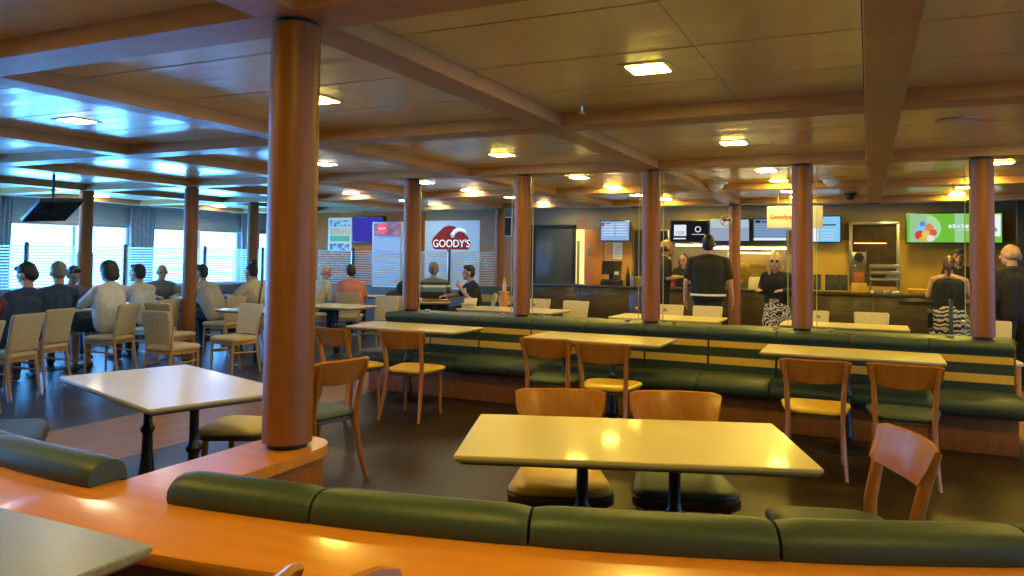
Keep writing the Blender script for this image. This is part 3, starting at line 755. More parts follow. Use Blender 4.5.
menu_screen('blue menu screen behind the hanging white sign', -1.98, -1.26, 1.91, 2.31, emis('blue picture two', (.20, .36, .62), .8), 15.0, [('text_line', -.34, .34, .10 - .05 * k, .115 - .05 * k, emis('faint line', (.38, .55, .8), .8)) for k in range(5)] + [('heading', -.33, -.24, .135, .18, DK), ('heading', -.22, -.05, .14, .165, NAVY), ('footer', -.36, .36, -.2, -.15, W_)])
menu_screen('bright cyan menu screen right of the hanging white sign', -.95, -.47, 1.89, 2.35, emis('cyan picture', (.28, .66, 1), .95), 15.0, [('red_figure', -.16, -.09, .05, .15, emis('figure red', (.7, .03, .08), 1)), ('heading', -.09, .17, .065, .09, NAVY), ('sketch', -.24, -.13, -.23, .02, W_)] + [('text_line', -.08, .15, -.02 - .055 * k, -.012 - .055 * k, W_) for k in range(4)])
GR = emis('green picture', (.18, .55, .05), 1.0)
t = menu_screen('large bright green screen with a salad bowl picture', .60, 2.0, 1.88, 2.37, GR, 14.8, [('mint_band', -.66, -.40, -.245, .245, emis('mint', (.35, .62, .32), 1)), ('pale_band', .02, .16, -.245, .245, emis('pale band', (.36, .66, .34), 1)),
    ('white_panel', .50, .68, -.14, .22, W_), ('dark_bird', .53, .57, -.02, .18, DK), ('dark_bird', .57, .63, -.06, .0, DK)] + [('lettering', -.07 + .062 * k, -.025 + .062 * k, -.002, .055 + .012 * (k % 2), W_) for k in range(9)] + [('lettering', .04 + .03 * k, .06 + .03 * k, -.045, -.025, W_) for k in range(14)])
bm = B(); lathe(bm, [(.24, 0), (.24, .004)], n=40); bmesh.ops.rotate(bm, matrix=Matrix.Rotation(R(90), 3, 'X'), verts=bm.verts); bmesh.ops.translate(bm, vec=(-.42, -.004, -.005), verts=bm.verts); obj('pale_ring', bm, emis('ring', (.45, .75, .35), 1), t)
for k, (x, z, r, c) in enumerate([(-.42, .01, .20, (.30, .60, .9)), (-.50, -.07, .11, (.75, .06, .05)), (-.36, .06, .09, (.85, .25, .08)), (-.41, -.06, .09, (.85, .6, .1)), (-.30, -.03, .08, (.75, .12, .06)), (-.34, -.14, .08, (.85, .8, .75)), (-.46, .12, .06, (.1, .3, .75)), (-.47, -.15, .06, (.8, .5, .05))]):
    bm = B(); r *= .72; lathe(bm, [(r, 0), (r, .004)], n=24); bmesh.ops.rotate(bm, matrix=Matrix.Rotation(R(90), 3, 'X'), verts=bm.verts); bmesh.ops.translate(bm, vec=(x, -.009 - .0045 * k, max(z - .05, -.235 + r)), verts=bm.verts)
    obj('salad_bowl' if k == 0 else 'salad_piece', bm, emis('salad %d' % k, c, 1), t)

# wall bay whose warm glow is painted in as gold, niche with steel frame, shelf light
M['glowwall'] = noisy(mat('wall colour with warm glow', (.55, .36, .08), .4), (.48, .30, .06), 2)
bm = B(); b3(bm, -1.25, 2.6, YB - .03, YB - .001, 0, 1.92); tag(obj('wall_panel_gold', bm, M['glowwall'], smooth=False), kind='structure')
bm = B(); b3(bm, 2.05, XR, 13.7, 13.82, 0, ZC_ - .09); tag(obj('wall_return', bm, mat('dark wall', (.022, .02, .02), .6), smooth=False), kind='structure')
t = thing('wall_niche', 'dark wall niche framed in bright steel, above the food warmer', 'niche', (.09, YB - .031, 0))
bm = B(); b3(bm, -.36, .36, -.01, 0, 1.1, 2.2); obj('back_panel', bm, noisy(mat('dark niche', (.035, .022, .012), .3), (.07, .045, .025), 6), t, smooth=False)
for x in (-.385, .385):
    bm = B(); b3(bm, x - .028, x + .028, -.08, 0, 1.08, 2.24, .004); obj('frame', bm, M['steel'], t)
bm = B(); b3(bm, -.41, .41, -.08, 0, 2.2, 2.25, .004); obj('frame', bm, M['steel'], t)
bm = B(); b3(bm, -.33, .2, -.04, -.012, 1.86, 1.875); obj('light_strip', bm, emis('warm strip', (1, .5, .12), 4), t, smooth=False)
t = thing('shelf_light', 'long bright strip light under the menu screens', 'light', (-2.02, 14.95, 1.78))
bm = B(); b3(bm, -.72, .72, 0, .249, 0, .03, .004); obj('shelf', bm, M['steel'], t)
bm = B(); b3(bm, -.70, .70, .01, .06, -.035, -.002); obj('tube', bm, emis('strip tube', (1, .84, .4), 16), t)
t = thing('shelf_light', 'short bright strip light below the burger menu screen', 'light', (-3.2, 14.95, 1.83))
bm = B(); b3(bm, -.28, .28, 0, .249, 0, .03, .004); obj('shelf', bm, M['steel'], t)
bm = B(); b3(bm, -.26, .26, .01, .06, -.035, -.002); obj('tube', bm, emis('strip tube two', (1, .84, .4), 10), t)
# food display case
t = thing('food_display_case', 'lit glass display case with trays of food behind the counter', 'display case', (-1.98, 14.62, 0))
bm = B(); b3(bm, -.40, .40, -.2, .25, 0, 1.1, .01); obj('cabinet', bm, M['darkgrey'], t)
bm = B(); b3(bm, -.40, .40, .22, .25, 1.1, 1.7, .004); obj('back_panel', bm, M['glowwall'], t)
for x in (-.39, .39):
    bm = B(); b3(bm, x - .012, x + .012, -.2, .22, 1.1, 1.7, .003); obj('side_frame', bm, M['steel'], t)
bm = B(); b3(bm, -.40, .40, -.2, .25, 1.68, 1.72, .004); obj('top', bm, M['steel'], t)
bm = B(); b3(bm, -.37, .37, -.17, .2, 1.38, 1.392, .002); obj('glass_shelf', bm, M['screen'], t)
bm = B(); b3(bm, -.36, .36, .0, .04, 1.655, 1.678); obj('tube', bm, emis('case tube', (1, .8, .32), 14), t)
for x, z, c in ((-.2, 1.392, (.65, .42, .08)), (.12, 1.392, (.55, .30, .06)), (-.22, 1.1, (.4, .22, .08)), (.15, 1.1, (.6, .5, .3))):
    bm = B(); slab(bm, .26, .24, .03, [(z, .01), (z + .03, 0), (z + .07, .03), (z + .085, .08)], cx=x); obj('food_tray', bm, noisy(mat('food', c, .5), tuple(v * .5 for v in c), 25, bump=.3), t)

# ------------------------------------------------------------------ service counter
M['marble'] = noisy(mat('dark brown stone', (.060, .042, .024), .22, coat=.3), (.095, .068, .040), 2.2, (.5, 1, 2), 5, .4, .7, distort=2)
M['ctop'] = noisy(mat('dark counter top', (.040, .034, .032), .2), (.06, .05, .045), 20)
t = thing('service_counter', 'long dark stone service counter under the menu screens', 'counter', (-1.75, 13.56, 0))
for k in range(8):
    bm = B(); b3(bm, -4.3 + k * 1.02, -4.3 + k * 1.02 + 1.014, .03, .55, .06, .975, .003); obj('front_panel', bm, M['marble'], t)
bm = B(); b3(bm, -4.3, 3.78, .08, .52, 0, .06); obj('plinth', bm, M['dark'], t)
bm = B(); b3(bm, -4.33, 3.79, 0, .62, .975, 1.025, .008); obj('countertop', bm, M['ctop'], t)
CT = 1.0255
def ct(x, y): return (x * 1.049, y + .66, CT)
# cash register
t = thing('cash_register', 'black cash register with a tilted monitor on the counter', 'cash register', ct(-4.22, 13.2), 8)
bm = B(); b3(bm, -.19, .19, -.18, .2, 0, .09, .01); obj('cash_drawer', bm, M['black'], t)
bm = B(); b3(bm, -.05, .05, -.02, .06, .09, .28, .008); obj('stand', bm, M['black'], t)
q = B(); b3(q, -.19, .19, -.02, .02, -.14, .14, .01); bm = B(); merge(bm, q, Matrix.Translation((0, -.02, .33)) @ Matrix.Rotation(R(-28), 4, 'X')); obj('monitor', bm, M['black'], t)
bm = B(); b3(bm, .04, .18, -.16, .0, .09, .2, .012); p = obj('receipt_printer', bm, M['darkgrey'], t)
bm = B(); b3(bm, .07, .15, -.14, -.13, .19, .26); obj('receipt', bm, M['paper'], p, smooth=False)
bm = B(); b3(bm, -.16, .02, -.165, -.05, .09, .115, .004); obj('keyboard', bm, M['darkgrey'], t)
def lth(name, label, cat, loc, parts, group=None):
    t = thing(name, label, cat, loc, 0, group)
    for n_, pr, m in parts: bm = B(); lathe(bm, pr, n=20); obj(n_, bm, m, t)
    return t
lth('bottle', 'tall dark bottle beside the cash register', 'bottle', ct(-3.89, 13.1), [('body', [(.03, 0), (.036, .01), (.036, .2), (.016, .26), (.014, .31)], M['black']), ('cap', [(.017, .311), (.017, .345), (.01, .35)], M['darkgrey'])])
lth('steel_cup', 'steel cup right of the dark bottle on the counter', 'cup', ct(-3.80, 13.05), [('body', [(.03, 0), (.036, .17), (.033, .17), (.028, .02)], M['steel'])])
lth('paper_cup', 'red paper cup before the woman at the till', 'cup', ct(-3.09, 13.05), [('body', [(.038, 0), (.055, .14), (.05, .14), (.035, .01)], M['red']), ('lid', [(.056, .1405), (.056, .155), (.04, .165)], M['paper'])])
t = thing('cardboard_box', 'yellowish open box on the counter beside the middle bench column', 'box', ct(-3.70, 13.3))
bm = B(); b3(bm, -.10, .10, -.1, .1, 0, .17, .004); obj('body', bm, M['gold'], t)
bm = B(); b3(bm, -.10, .10, -.17, -.105, .15, .156); obj('flap', bm, M['cream'], t)
t = thing('takeaway_bag', 'cream takeaway bag on the counter left of the blonde woman', 'bag', ct(-1.72, 13.2))
bm = B(); loft(bm, [rrect(w, d, .02, z, 4) for z, w, d in ((0, .22, .13), (.15, .23, .13), (.2, .21, .06), (.215, .20, .02))]); obj('body', bm, M['cream'], t)
bm = B(); tube(bm, [(-.05, 0, .2), (-.04, 0, .26), (.04, 0, .26), (.05, 0, .2)], .006, 6); obj('handle', bm, M['cream'], t)
CH = noisy(mat('chalk lettering', (.03, .03, .028), .7), (.30, .28, .23), 60, (.6, 1, 2.6), 2, .58, .66)
for x, w, l in ((-.755, .14, 'narrow chalkboard menu beside the fourth bench column'), (-.47, .37, 'wide chalkboard menu on the counter')):
    t = thing('chalkboard', l, 'chalkboard', ct(x, 13.2))
    bm = B(); b3(bm, -w / 2, w / 2, 0, .012, 0.005, .29, .002); obj('board', bm, CH, t)
    for a, b_, c, d in ((-w / 2 - .008, -w / 2 + .01, 0, .30), (w / 2 - .01, w / 2 + .008, 0, .30), (-w / 2, w / 2, 0, .018), (-w / 2, w / 2, .282, .30)):
        bm = B(); b3(bm, a, b_, -.006, .016, c, d, .002); obj('frame', bm, M['gold'], t)
    bm = B(); tube(bm, [(0, .012, .25), (0, .12, .004)], .006, 6); obj('prop', bm, M['apron'], t)
t = thing('juice_dispenser', 'clear drink dispenser with a chrome ring on the counter', 'drink dispenser', ct(-.14, 13.25))
bm = B(); b3(bm, -.12, .12, -.12, .14, 0, .15, .01); b_ = obj('base', bm, M['yellow'], t)
bm = B(); tube(bm, [(0, -.13, .12), (0, -.17, .12), (0, -.17, .09)], .012, 8); obj('tap', bm, M['steel'], b_)
bm = B(); b3(bm, -.105, .105, -.10, .12, .15, .48, .01); obj('tank', bm, glass('tank plastic', (.9, .8, .55), milky=.12), t)
bm = B(); b3(bm, -.08, .08, -.08, .1, .155, .33, .01); obj('drink', bm, mat('fruit drink', (.5, .12, .03), .3), t)
bm = B(); b3(bm, -.11, .11, -.08, .14, .48, .67, .012); h_ = obj('chrome_head', bm, M['steel'], t)
bm = B(); lathe(bm, [(.06, 0), (.075, .01), (.05, .02)], n=28); bmesh.ops.rotate(bm, matrix=Matrix.Rotation(R(90), 3, 'X'), verts=bm.verts); bmesh.ops.translate(bm, vec=(0, -.08, .575), verts=bm.verts); obj('dial', bm, M['dark'], h_)
t = thing('food_warmer', 'steel food warmer with two shelves on the counter', 'food warmer', ct(.22, 13.27))
for z0, z1 in ((0, .03), (.20, .235), (.30, .36), (.40, .47)):
    bm = B(); b3(bm, -.22, .22, -.17, .2, z0, z1, .006); obj('shelf' if z0 < .4 else 'hood', bm, M['steel'], t)
for x in (-.205, .205):
    bm = B(); b3(bm, x - .012, x + .012, .16, .19, .03, .4, .003); obj('post', bm, M['steel'], t)
bm = B(); b3(bm, .02, .18, -.1, .1, .236, .298, .01); obj('wrapped_food', bm, M['cream'], t)
bm = B(); b3(bm, -.18, -.03, -.1, .1, .236, .29, .01); obj('dark_pan', bm, M['darkgrey'], t)
t = thing('serving_tray', 'yellow tray stack left of the woman in the zebra skirt', 'tray', ct(.72, 13.2))
bm = B(); slab(bm, .36, .3, .03, [(0, .02), (.03, .0), (.075, -.01), (.08, .0), (.03, .02)], 5); obj('tray', bm, M['yellow'], t)
bm = B(); box(bm, (-.06, .02, .06), (.2, .14, .05), .01); obj('folded_napkins', bm, M['yellow'], t)
for k, x in enumerate((.05, .22, .34)):
    lth('sauce_cup', ['small white sauce cup before the food warmer, nearest the dispenser', 'middle small white sauce cup before the food warmer', 'small white sauce cup before the food warmer, nearest the yellow trays'][k], 'cup', ct(x, 13.02), [('body', [(.02, 0), (.028, .045), (.024, .045), (.016, .01)], M['paper'])], 'sauce cups')
t = thing('notice_sheet', 'white paper notice stuck below the blue menu screen', 'notice', (-4.72, YB - .032, 1.69))
flat('sheet', -.10, .10, -.17, .17, 0, M['paper'], t)
for k in range(6): flat('text_line', -.07, .07, .10 - .045 * k, .108 - .045 * k, -.0045, M['darkgrey'], t, .001)

# hanging signs
t = thing('hanging_sign', 'white hanging sign with red lettering beside the fourth bench column', 'sign', (-.885, 10.62, 2.12))
bm = B(); b3(bm, -.345, .345, -.012, .0, -.15, .145, .002); obj('board', bm, mat('sign board', (.56, .55, .53), .7), t)
text_mesh('red_lettering', 'Goodys.', .088, mat('sign red', (.35, .02, .03), .5), t, (-.165, -.0165, .0), depth=.002, bold=.0025)
for x in (-.2, .2):
    bm = B(); tube(bm, [(x, -.006, .145), (x, -.006, ZB - 2.121)], .004, 6); obj('cord', bm, M['steel'], t)
t = thing('small_hanging_sign', 'small brown sign hanging under the white one', 'sign', (-.98, 11.6, 1.98))
bm = B(); b3(bm, -.10, .10, -.012, 0, -.35, -.0, .002); obj('board', bm, noisy(mat('brown sign', (.30, .14, .07), .5), (.12, .05, .06), 8), t)
for x in (-.07, .07):
    bm = B(); tube(bm, [(x, -.006, 0), (x, -.006, ZC_ - 1.981)], .004, 6); obj('cord', bm, M['steel'], t)

# no-smoking discs stuck on the glass screens
for x, l, c in ((-2.85, 'round reddish no-smoking sticker on the glass beside the orange door', (.35, .09, .03)), (-1.31, 'round pale no-smoking sticker on the glass, right of the head of the man in black', (.45, .33, .25))):
    t = thing('no_smoking_sticker', l, 'sticker', (x, YR - .0065, 1.945))
    m = mat('sticker ' + l[:12], c, .5)
    bm = B(); loft(bm, [[V((r * math.sin(2 * PI * k / 28), y, r * math.cos(2 * PI * k / 28))) for r, y in ((.062, 0), (.062, -.002), (.05, -.002), (.05, 0))] for k in range(28)], close=True)
    obj('ring', bm, m, t)
    q = B(); b3(q, -.007, .007, -.002, 0, -.052, .052); bm = B(); merge(bm, q, Matrix.Rotation(R(45), 4, 'Y')); obj('slash', bm, m, t)
    bm = B(); b3(bm, -.035, .03, -.003, -.001, -.008, .008); obj('cigarette', bm, M['dark'] if x > -2 else m, t)

# barrier, tray, bottle stand, small things
t = thing('barrier_post', 'steel queue barrier post with a black belt before the zebra skirt', 'barrier', (1.0, 11.75, 0))
bm = B(); lathe(bm, [(.17, 0), (.17, .012), (.03, .03)], n=28); obj('base', bm, M['steel'], t)
bm = B(); lathe(bm, [(.026, .03), (.026, 1.03), (.02, 1.05)], n=16); obj('pole', bm, M['darkgrey'], t)
bm = B(); b3(bm, -.62, -.028, -.008, .008, .95, 1.0); obj('belt', bm, M['black'], t); bm = B(); b3(bm, .028, .5, -.008, .008, .95, 1.0); obj('belt', bm, M['black'], t)
t = thing('bottle_stand', 'slim orange wood stand left of the second bench column', 'stand', (-5.27, 10.9, 0))
bm = B(); b3(bm, -.055, .055, -.06, .06, 0, .96, .01); obj('cabinet', bm, M['ledge'], t)
bm = B(); b3(bm, -.075, .075, -.08, .08, .96, .985, .006); obj('top', bm, M['ledge'], t)
lth('sauce_bottle', 'yellowish sauce bottle on the slim wood stand', 'bottle', (-5.27, 10.9, .9855), [('body', [(.03, 0), (.036, .02), (.036, .12), (.014, .17)], M['cream']), ('cap', [(.015, .171), (.012, .215), (.004, .23)], M['yellow'])])
t = thing('serving_tray', 'brown tray on the small table before the man in the black tee shirt', 'tray', (-6.72, 11.2, .7655), 25)
bm = B(); slab(bm, .46, .33, .03, [(0, .02), (.02, 0), (.024, .0), (.01, .03)], 5); obj('tray', bm, M['panelwood'], t)
t = thing('takeaway_box', 'open cream takeaway box below the striped shirt', 'box', (-5.42, 10.0, .7655), 15)
bm = B(); loft(bm, [rrect(w, w * .8, .02, z, 4) for z, w in ((0, .17), (.07, .22))]); b_ = obj('box', bm, M['cream'], t)
q = B(); b3(q, -.10, .10, -.004, .004, 0, .09, .002); bm = B(); merge(bm, q, Matrix.Translation((0, .09, .07)) @ Matrix.Rotation(R(-35), 4, 'X')); obj('lid', bm, M['cream'], b_)
# far green bench end
t = thing('short_banquette', 'short green and gold bench end beside the slim wood stand', 'bench', (-6.45, 12.3, 0))
bm = B(); b3(bm, -.4, .55, .0, .5, 0, .32, .01); obj('base', bm, M['panelwood'], t)
bm = B(); b3(bm, -.4, .55, .0, .5, .32, .46, .03); obj('seat_cushion', bm, M['green'], t)
bm = B(); b3(bm, -.4, .55, .5, .62, .3, .98, .03); p = obj('backrest', bm, M['green'], t); bm = B(); b3(bm, -.38, .53, .493, .5, .68, .82); obj('gold_band', bm, M['gold'], p)
# ceiling fixtures
for x, y, l in ((-1.85, 10.3, 'white ceiling dome fixture left of the slim wooden column'), (-.41, 10.1, 'white ceiling dome fixture right of the fourth bench column')):
    lth('ceiling_dome', l, 'ceiling fixture', (x, y, ZC_), [('rim', [(.16, -.0), (.16, -.02), (.13, -.03)], M['white']), ('dome', [(.11, -.02), (.10, -.06), (.06, -.10), (.02, -.115)], M['white'])])
lth('ceiling_camera', 'dark dome camera hanging near the wall niche', 'camera', (-.25, 12.6, ZC_), [('rim', [(.09, -.0), (.09, -.03)], M['dark']), ('dome', [(.08, -.03), (.07, -.07), (.03, -.10)], M['black'])])
lth('sprinkler', 'small ceiling sprinkler at the beam over the near cream table', 'sprinkler', (-1.74, 4.75, ZC_), [('rose', [(.045, 0), (.04, -.012)], M['steel']), ('body', [(.014, -.01), (.012, -.05), (.026, -.055), (.026, -.06)], M['steel'])])
lth('ceiling_speaker', 'round flush ceiling speaker, unlit, above the right side', 'speaker', (.58, 6.25, ZC_), [('rim', [(.14, 0), (.14, -.01), (.11, -.014)], M['lampframe']), ('grille', [(.11, -.008), (.03, -.012)], M['beam'])])
# ------------------------------------------------------------------ people
HS = 1.08
def rotz(v, a): return Matrix.Rotation(a, 3, 'Z') @ V(v)
def flatcap(bm, p0, p1, w0, w1, r0, r1):
    """torso piece: three capsules side by side make a flattened body"""
    for f in (-1, 0, 1):
        cap(bm, V(p0) + V((f * w0, 0, 0)), V(p1) + V((f * w1, 0, 0)), r0 * (1 if f else 1.04), r1 * (1 if f else 1.04))

def hand(bm, w, d, side, nrm):
    """five separate fingers: w wrist, d direction of the fingers, side of the thumb, nrm palm normal"""
    w, d, nrm = V(w), V(d).normalized(), V(nrm).normalized()
    sd = (V(side) - d * V(side).dot(d)).normalized()
    cap(bm, w, w + d * .04, .027, .026); cap(bm, w + d * .03 + sd * .018, w + d * .085 + sd * .022, .018, .016); cap(bm, w + d * .03 - sd * .018, w + d * .08 - sd * .022, .018, .015)
    for k, l in ((-1.5, .055), (-.5, .07), (.5, .078), (1.5, .068)):
        a = w + d * .085 + sd * (k * .018); m_ = a + d * (l * .55) + sd * (k * .003) + nrm * .008
        cap(bm, a, m_, .0105, .0098); cap(bm, m_, m_ + d * (l * .42) + nrm * .02, .0098, .0085)
    a = w + d * .025 + sd * .025; m_ = a + d * .035 + sd * .028 + nrm * .008
    cap(bm, a, m_, .0125, .0115); cap(bm, m_, m_ + d * .034 + sd * .006 + nrm * .008, .0115, .0095)

def person(label, loc, rot, pose='sit', k=1.0, lean=.12, shirt=None, pants=None, hair=('short', None), skin='skin', sleeve='short', yaw=0, pitch=0, arms='table', legs='long', skirt=None, torso=1.0, roll=0, group=None, extras=None):
    t = thing('person', label, 'person', loc, rot); t.scale = (k, k, k)
    sit = pose == 'sit'
    hz = .63 if sit else .94; dz = -.07 if sit else 0
    pel = V((0, 0, hz)); ch = V((roll * .5, lean * .72, hz + .36 + dz)); sh = V((roll * .8, lean * .95, hz + .45 + dz)); nk = V((roll, lean * 1.05, hz + .53 + dz)); hc = V((roll * 1.15, lean * 1.2 + .045, hz + .685 + dz))
    S = {s: sh + V((s * .185 * torso, 0, 0)) for s in (-1, 1)}
    H = Matrix.Rotation(R(yaw), 3, 'Z') @ Matrix.Rotation(R(pitch), 3, 'X')
    def hd(x, y, z): return hc + H @ V((x * HS, y * HS, z * HS))
    # joints
    if sit:
        hip = {s: V((s * .09, .02, hz - .03)) for s in (-1, 1)}; kn = {s: V((s * .11, .44, .56)) for s in (-1, 1)}; an = {s: V((s * .11, .40, .085)) for s in (-1, 1)}
    else:
        hip = {s: V((s * .09, 0, hz - .04)) for s in (-1, 1)}; kn = {s: V((s * .105, .02, .5)) for s in (-1, 1)}; an = {s: V((s * .11, -.02, .085)) for s in (-1, 1)}
    toe = {s: an[s] + V((s * .02, .15, -.045)) for s in (-1, 1)}
    el, wr, hdv = {}, {}, {}
    for s in (-1, 1):
        a = arms if isinstance(arms, str) else arms[0 if s < 0 else 1]
        if a == 'table': e, w, d, n_ = S[s] + V((s * .08, .15, -.17)), V((s * .13, lean + .42, max(hz + .205, .84))), (-s * .35, 1, -.03), (0, 0, -1)
        elif a == 'face': e, w, d, n_ = S[s] + V((s * .09, .22, -.20)), hd(s * .08, .12, -.14), (-s * .25, .1, 1), (0, -1, 0)
        elif a == 'raised': e, w, d, n_ = S[s] + V((s * .13, .12, -.22)), S[s] + V((s * .03, .27, -.04)), (-s * .3, .15, 1), (-s, 0, 0)
        elif a == 'lap': e, w, d, n_ = S[s] + V((s * .08, .02, -.27)), V((s * .12, .28, hz + .09)), (-s * .4, 1, -.1), (0, 0, -1)
        elif a == 'front': e, w, d, n_ = S[s] + V((s * .07, -.0, -.24)), S[s] + V((s * .0, .25, -.22)), (-s * .3, 1, .05), (0, 0, -1)
        else: e, w, d, n_ = S[s] + V((s * .075, -.03, -.28)), S[s] + V((s * .10, .04, -.53)), (-s * .02, .12, -1), (-s, 0, 0)
        el[s], wr[s], hdv[s] = e, w, (d, n_)
    bm = B()
    flatcap(bm, pel, ch, .075 * torso, .085 * torso, .10 * torso, .105 * torso); flatcap(bm, ch, sh + V((0, 0, -.07)), .085 * torso, .075 * torso, .10, .085)
    cap(bm, S[-1], S[1], .055, .055)
    for s in (-1, 1): cap(bm, nk + V((0, -.01, -.01)), S[s], .05, .052)
    cap(bm, nk - V((0, 0, .07)), hc + V((0, -.02, -.04)), .062, .052)
    for s in (-1, 1):
        cap(bm, S[s], el[s], .052, .041); cap(bm, el[s], wr[s], .041, .027)
        d, n_ = hdv[s]; sd = V((-s, 0, 0)) if n_[2] else V((0, 1, 0))
        hand(bm, wr[s], d, sd, n_)
        cap(bm, hip[s], kn[s], .085, .058); cap(bm, kn[s], an[s], .058, .036); cap(bm, kn[s].lerp(an[s], .3) + V((0, -.012, 0)), kn[s].lerp(an[s], .45) + V((0, -.008, 0)), .055, .048)
        cap(bm, an[s], toe[s], .040, .030)
    def he(c, r): ell(bm, hd(*c), [v * HS for v in r], rot=H)
    he((0, -.008, .02), (.076, .094, .105)); he((0, .025, -.055), (.056, .062, .065))
    cap(bm, hd(0, .088, .005), hd(0, .103, -.028), .011, .014); cap(bm, hd(-.035, .078, .03), hd(.035, .078, .03), .012, .012); cap(bm, hd(-.012, .075, -.065), hd(.012, .075, -.065), .016, .016); he((0, .066, -.1), (.02, .02, .015))
    for s in (-1, 1): he((s * .078, -.005, -.005), (.012, .024, .034))
    fused('body', bm, M[skin], t, .0105)
    for s in (-1, 1):
        bm = B(); ell(bm, hd(s * .032, .083, .008), (.013, .008, .0085), 10, 7, H); obj('eye', bm, M['eye'], t)
    bm = B(); ell(bm, hd(0, .091, -.066), (.023, .006, .007), 10, 7, H); obj('mouth', bm, M['lip'], t)
    # hair
    st, hm = hair
    if st != 'none':
        bm = B()
        def hh(c, r): ell(bm, hd(*c), [v * HS for v in r], rot=H)
        if st == 'ring':
            for s in (-1, 1): hh((s * .055, -.03, -.01), (.03, .065, .045))
            hh((0, -.085, -.02), (.06, .03, .05))
        else:
            hh((0, -.022, .045), (.084, .094, .093)); hh((0, -.05, -.0), (.082, .062, .085))
            if st == 'short': hh((0, .045, .098), (.06, .045, .03))
            if st == 'bob': hh((0, -.035, -.0), (.105, .095, .125)); hh((0, -.06, -.06), (.095, .06, .07)); hh((0, -.02, .05), (.1, .1, .09))
            if st == 'bun': ell(bm, hd(0, -.06, .15), (.05, .05, .045), rot=H)
            if st == 'long':
                for s in (-1, 1): chain(bm, [hd(s * .07, -.01, .03), hd(s * .085, -.015, -.09), hd(s * .075, -.03, -.2)], [.035, .038, .028])
                chain(bm, [hd(0, -.07, .02), hd(0, -.09, -.1), hd(0, -.085, -.2)], [.07, .07, .05])
            if st == 'tied':
                chain(bm, [hd(0, -.09, .05), hd(0, -.13, -.02), hd(0, -.12, -.14)], [.04, .038, .024])
        fused('hair', bm, hm, t, .011, 2)
    # clothes
    if shirt:
        g = .016; bm = B()
        flatcap(bm, pel + V((0, 0, -.02 if skirt is None else .03)), ch, .08 * torso, .088 * torso, .10 * torso + g, .105 * torso + g)
        if sleeve == 'none':
            flatcap(bm, ch, ch + V((0, .01, .03)), .088 * torso, .08, .105 + g, .09)
        else:
            flatcap(bm, ch, sh + V((0, 0, -.075)), .088 * torso, .077 * torso, .10 + g, .085 + g)
            cap(bm, S[-1], S[1], .055 + g, .055 + g)
            for s in (-1, 1): cap(bm, nk + V((0, -.01, -.025)), S[s], .05 + g, .052 + g)
            cap(bm, nk - V((0, 0, .08)), nk - V((0, 0, .045)), .085, .07)
            for s in (-1, 1):
                if sleeve == 'short': cap(bm, S[s], S[s].lerp(el[s], .72), .058 + g, .054 + g)
                else:
                    cap(bm, S[s], el[s], .057 + g, .046 + g); cap(bm, el[s], el[s].lerp(wr[s], .92), .046 + g, .036 + g * .6)
        sh_ = fused('shirt', bm, shirt, t, .012, 3)
        if sleeve == 'none':
            for s in (-1, 1):
                bm = B(); tube(bm, [ch + V((s * .085, .115, .05)), sh + V((s * .095, .03, .075)), sh + V((s * .09, -.085, .0)), ch + V((s * .08, -.115, .05))], .009, 8); obj('strap', bm, shirt, sh_)
    if skirt is None:
        bm = B(); g = .017
        flatcap(bm, pel + V((0, 0, -.02)), pel + V((0, 0, .02)), .078 * torso, .06 * torso, .10 * torso + .008, .085 * torso)
        for s in (-1, 1):
            cap(bm, hip[s], kn[s] if legs == 'long' else hip[s].lerp(kn[s], .85), .09 + g, .062 + g)
            if legs == 'long': cap(bm, kn[s], kn[s].lerp(an[s], .94), .062 + g, .046 + g)
        fused('trousers' if legs == 'long' else 'shorts', bm, pants, t, .013, 2)
    else:
        sm, z1 = skirt; bm = B(); rings = []
        for q in range(9):
            f = q / 8; z = hz + .10 + (z1 - hz - .10) * f; w = (.155 + .06 * min(1, f * 3) + .03 * f) * torso; d_ = .125 + .05 * min(1, f * 3) + .04 * f
            rings.append([V((w * math.cos(a_) * (1 + .04 * f * math.cos(9 * a_)), d_ * math.sin(a_) * (1 + .05 * f * math.sin(8 * a_)), z)) for a_ in [2 * PI * i / 48 for i in range(48)]])
        loft(bm, rings); obj('skirt', bm, sm, t, angle=80)
    for s in (-1, 1):
        bm = B(); cap(bm, an[s] + V((0, -.03, -.045)), toe[s] + V((0, .01, 0)), .040, .036); cap(bm, an[s] + V((0, -.02, -.03)), toe[s].lerp(an[s], .4), .047, .042)
        me = remesh(bm, .012, 1)
        mz = min(v.co.z for v in me.vertices)
        me.materials.append(M['shoe']); link('shoe', me, t)
    if extras: extras(t, dict(hd=hd, sh=sh, ch=ch, S=S, el=el, wr=wr, pel=pel, hz=hz, nk=nk, H=H))
    return t

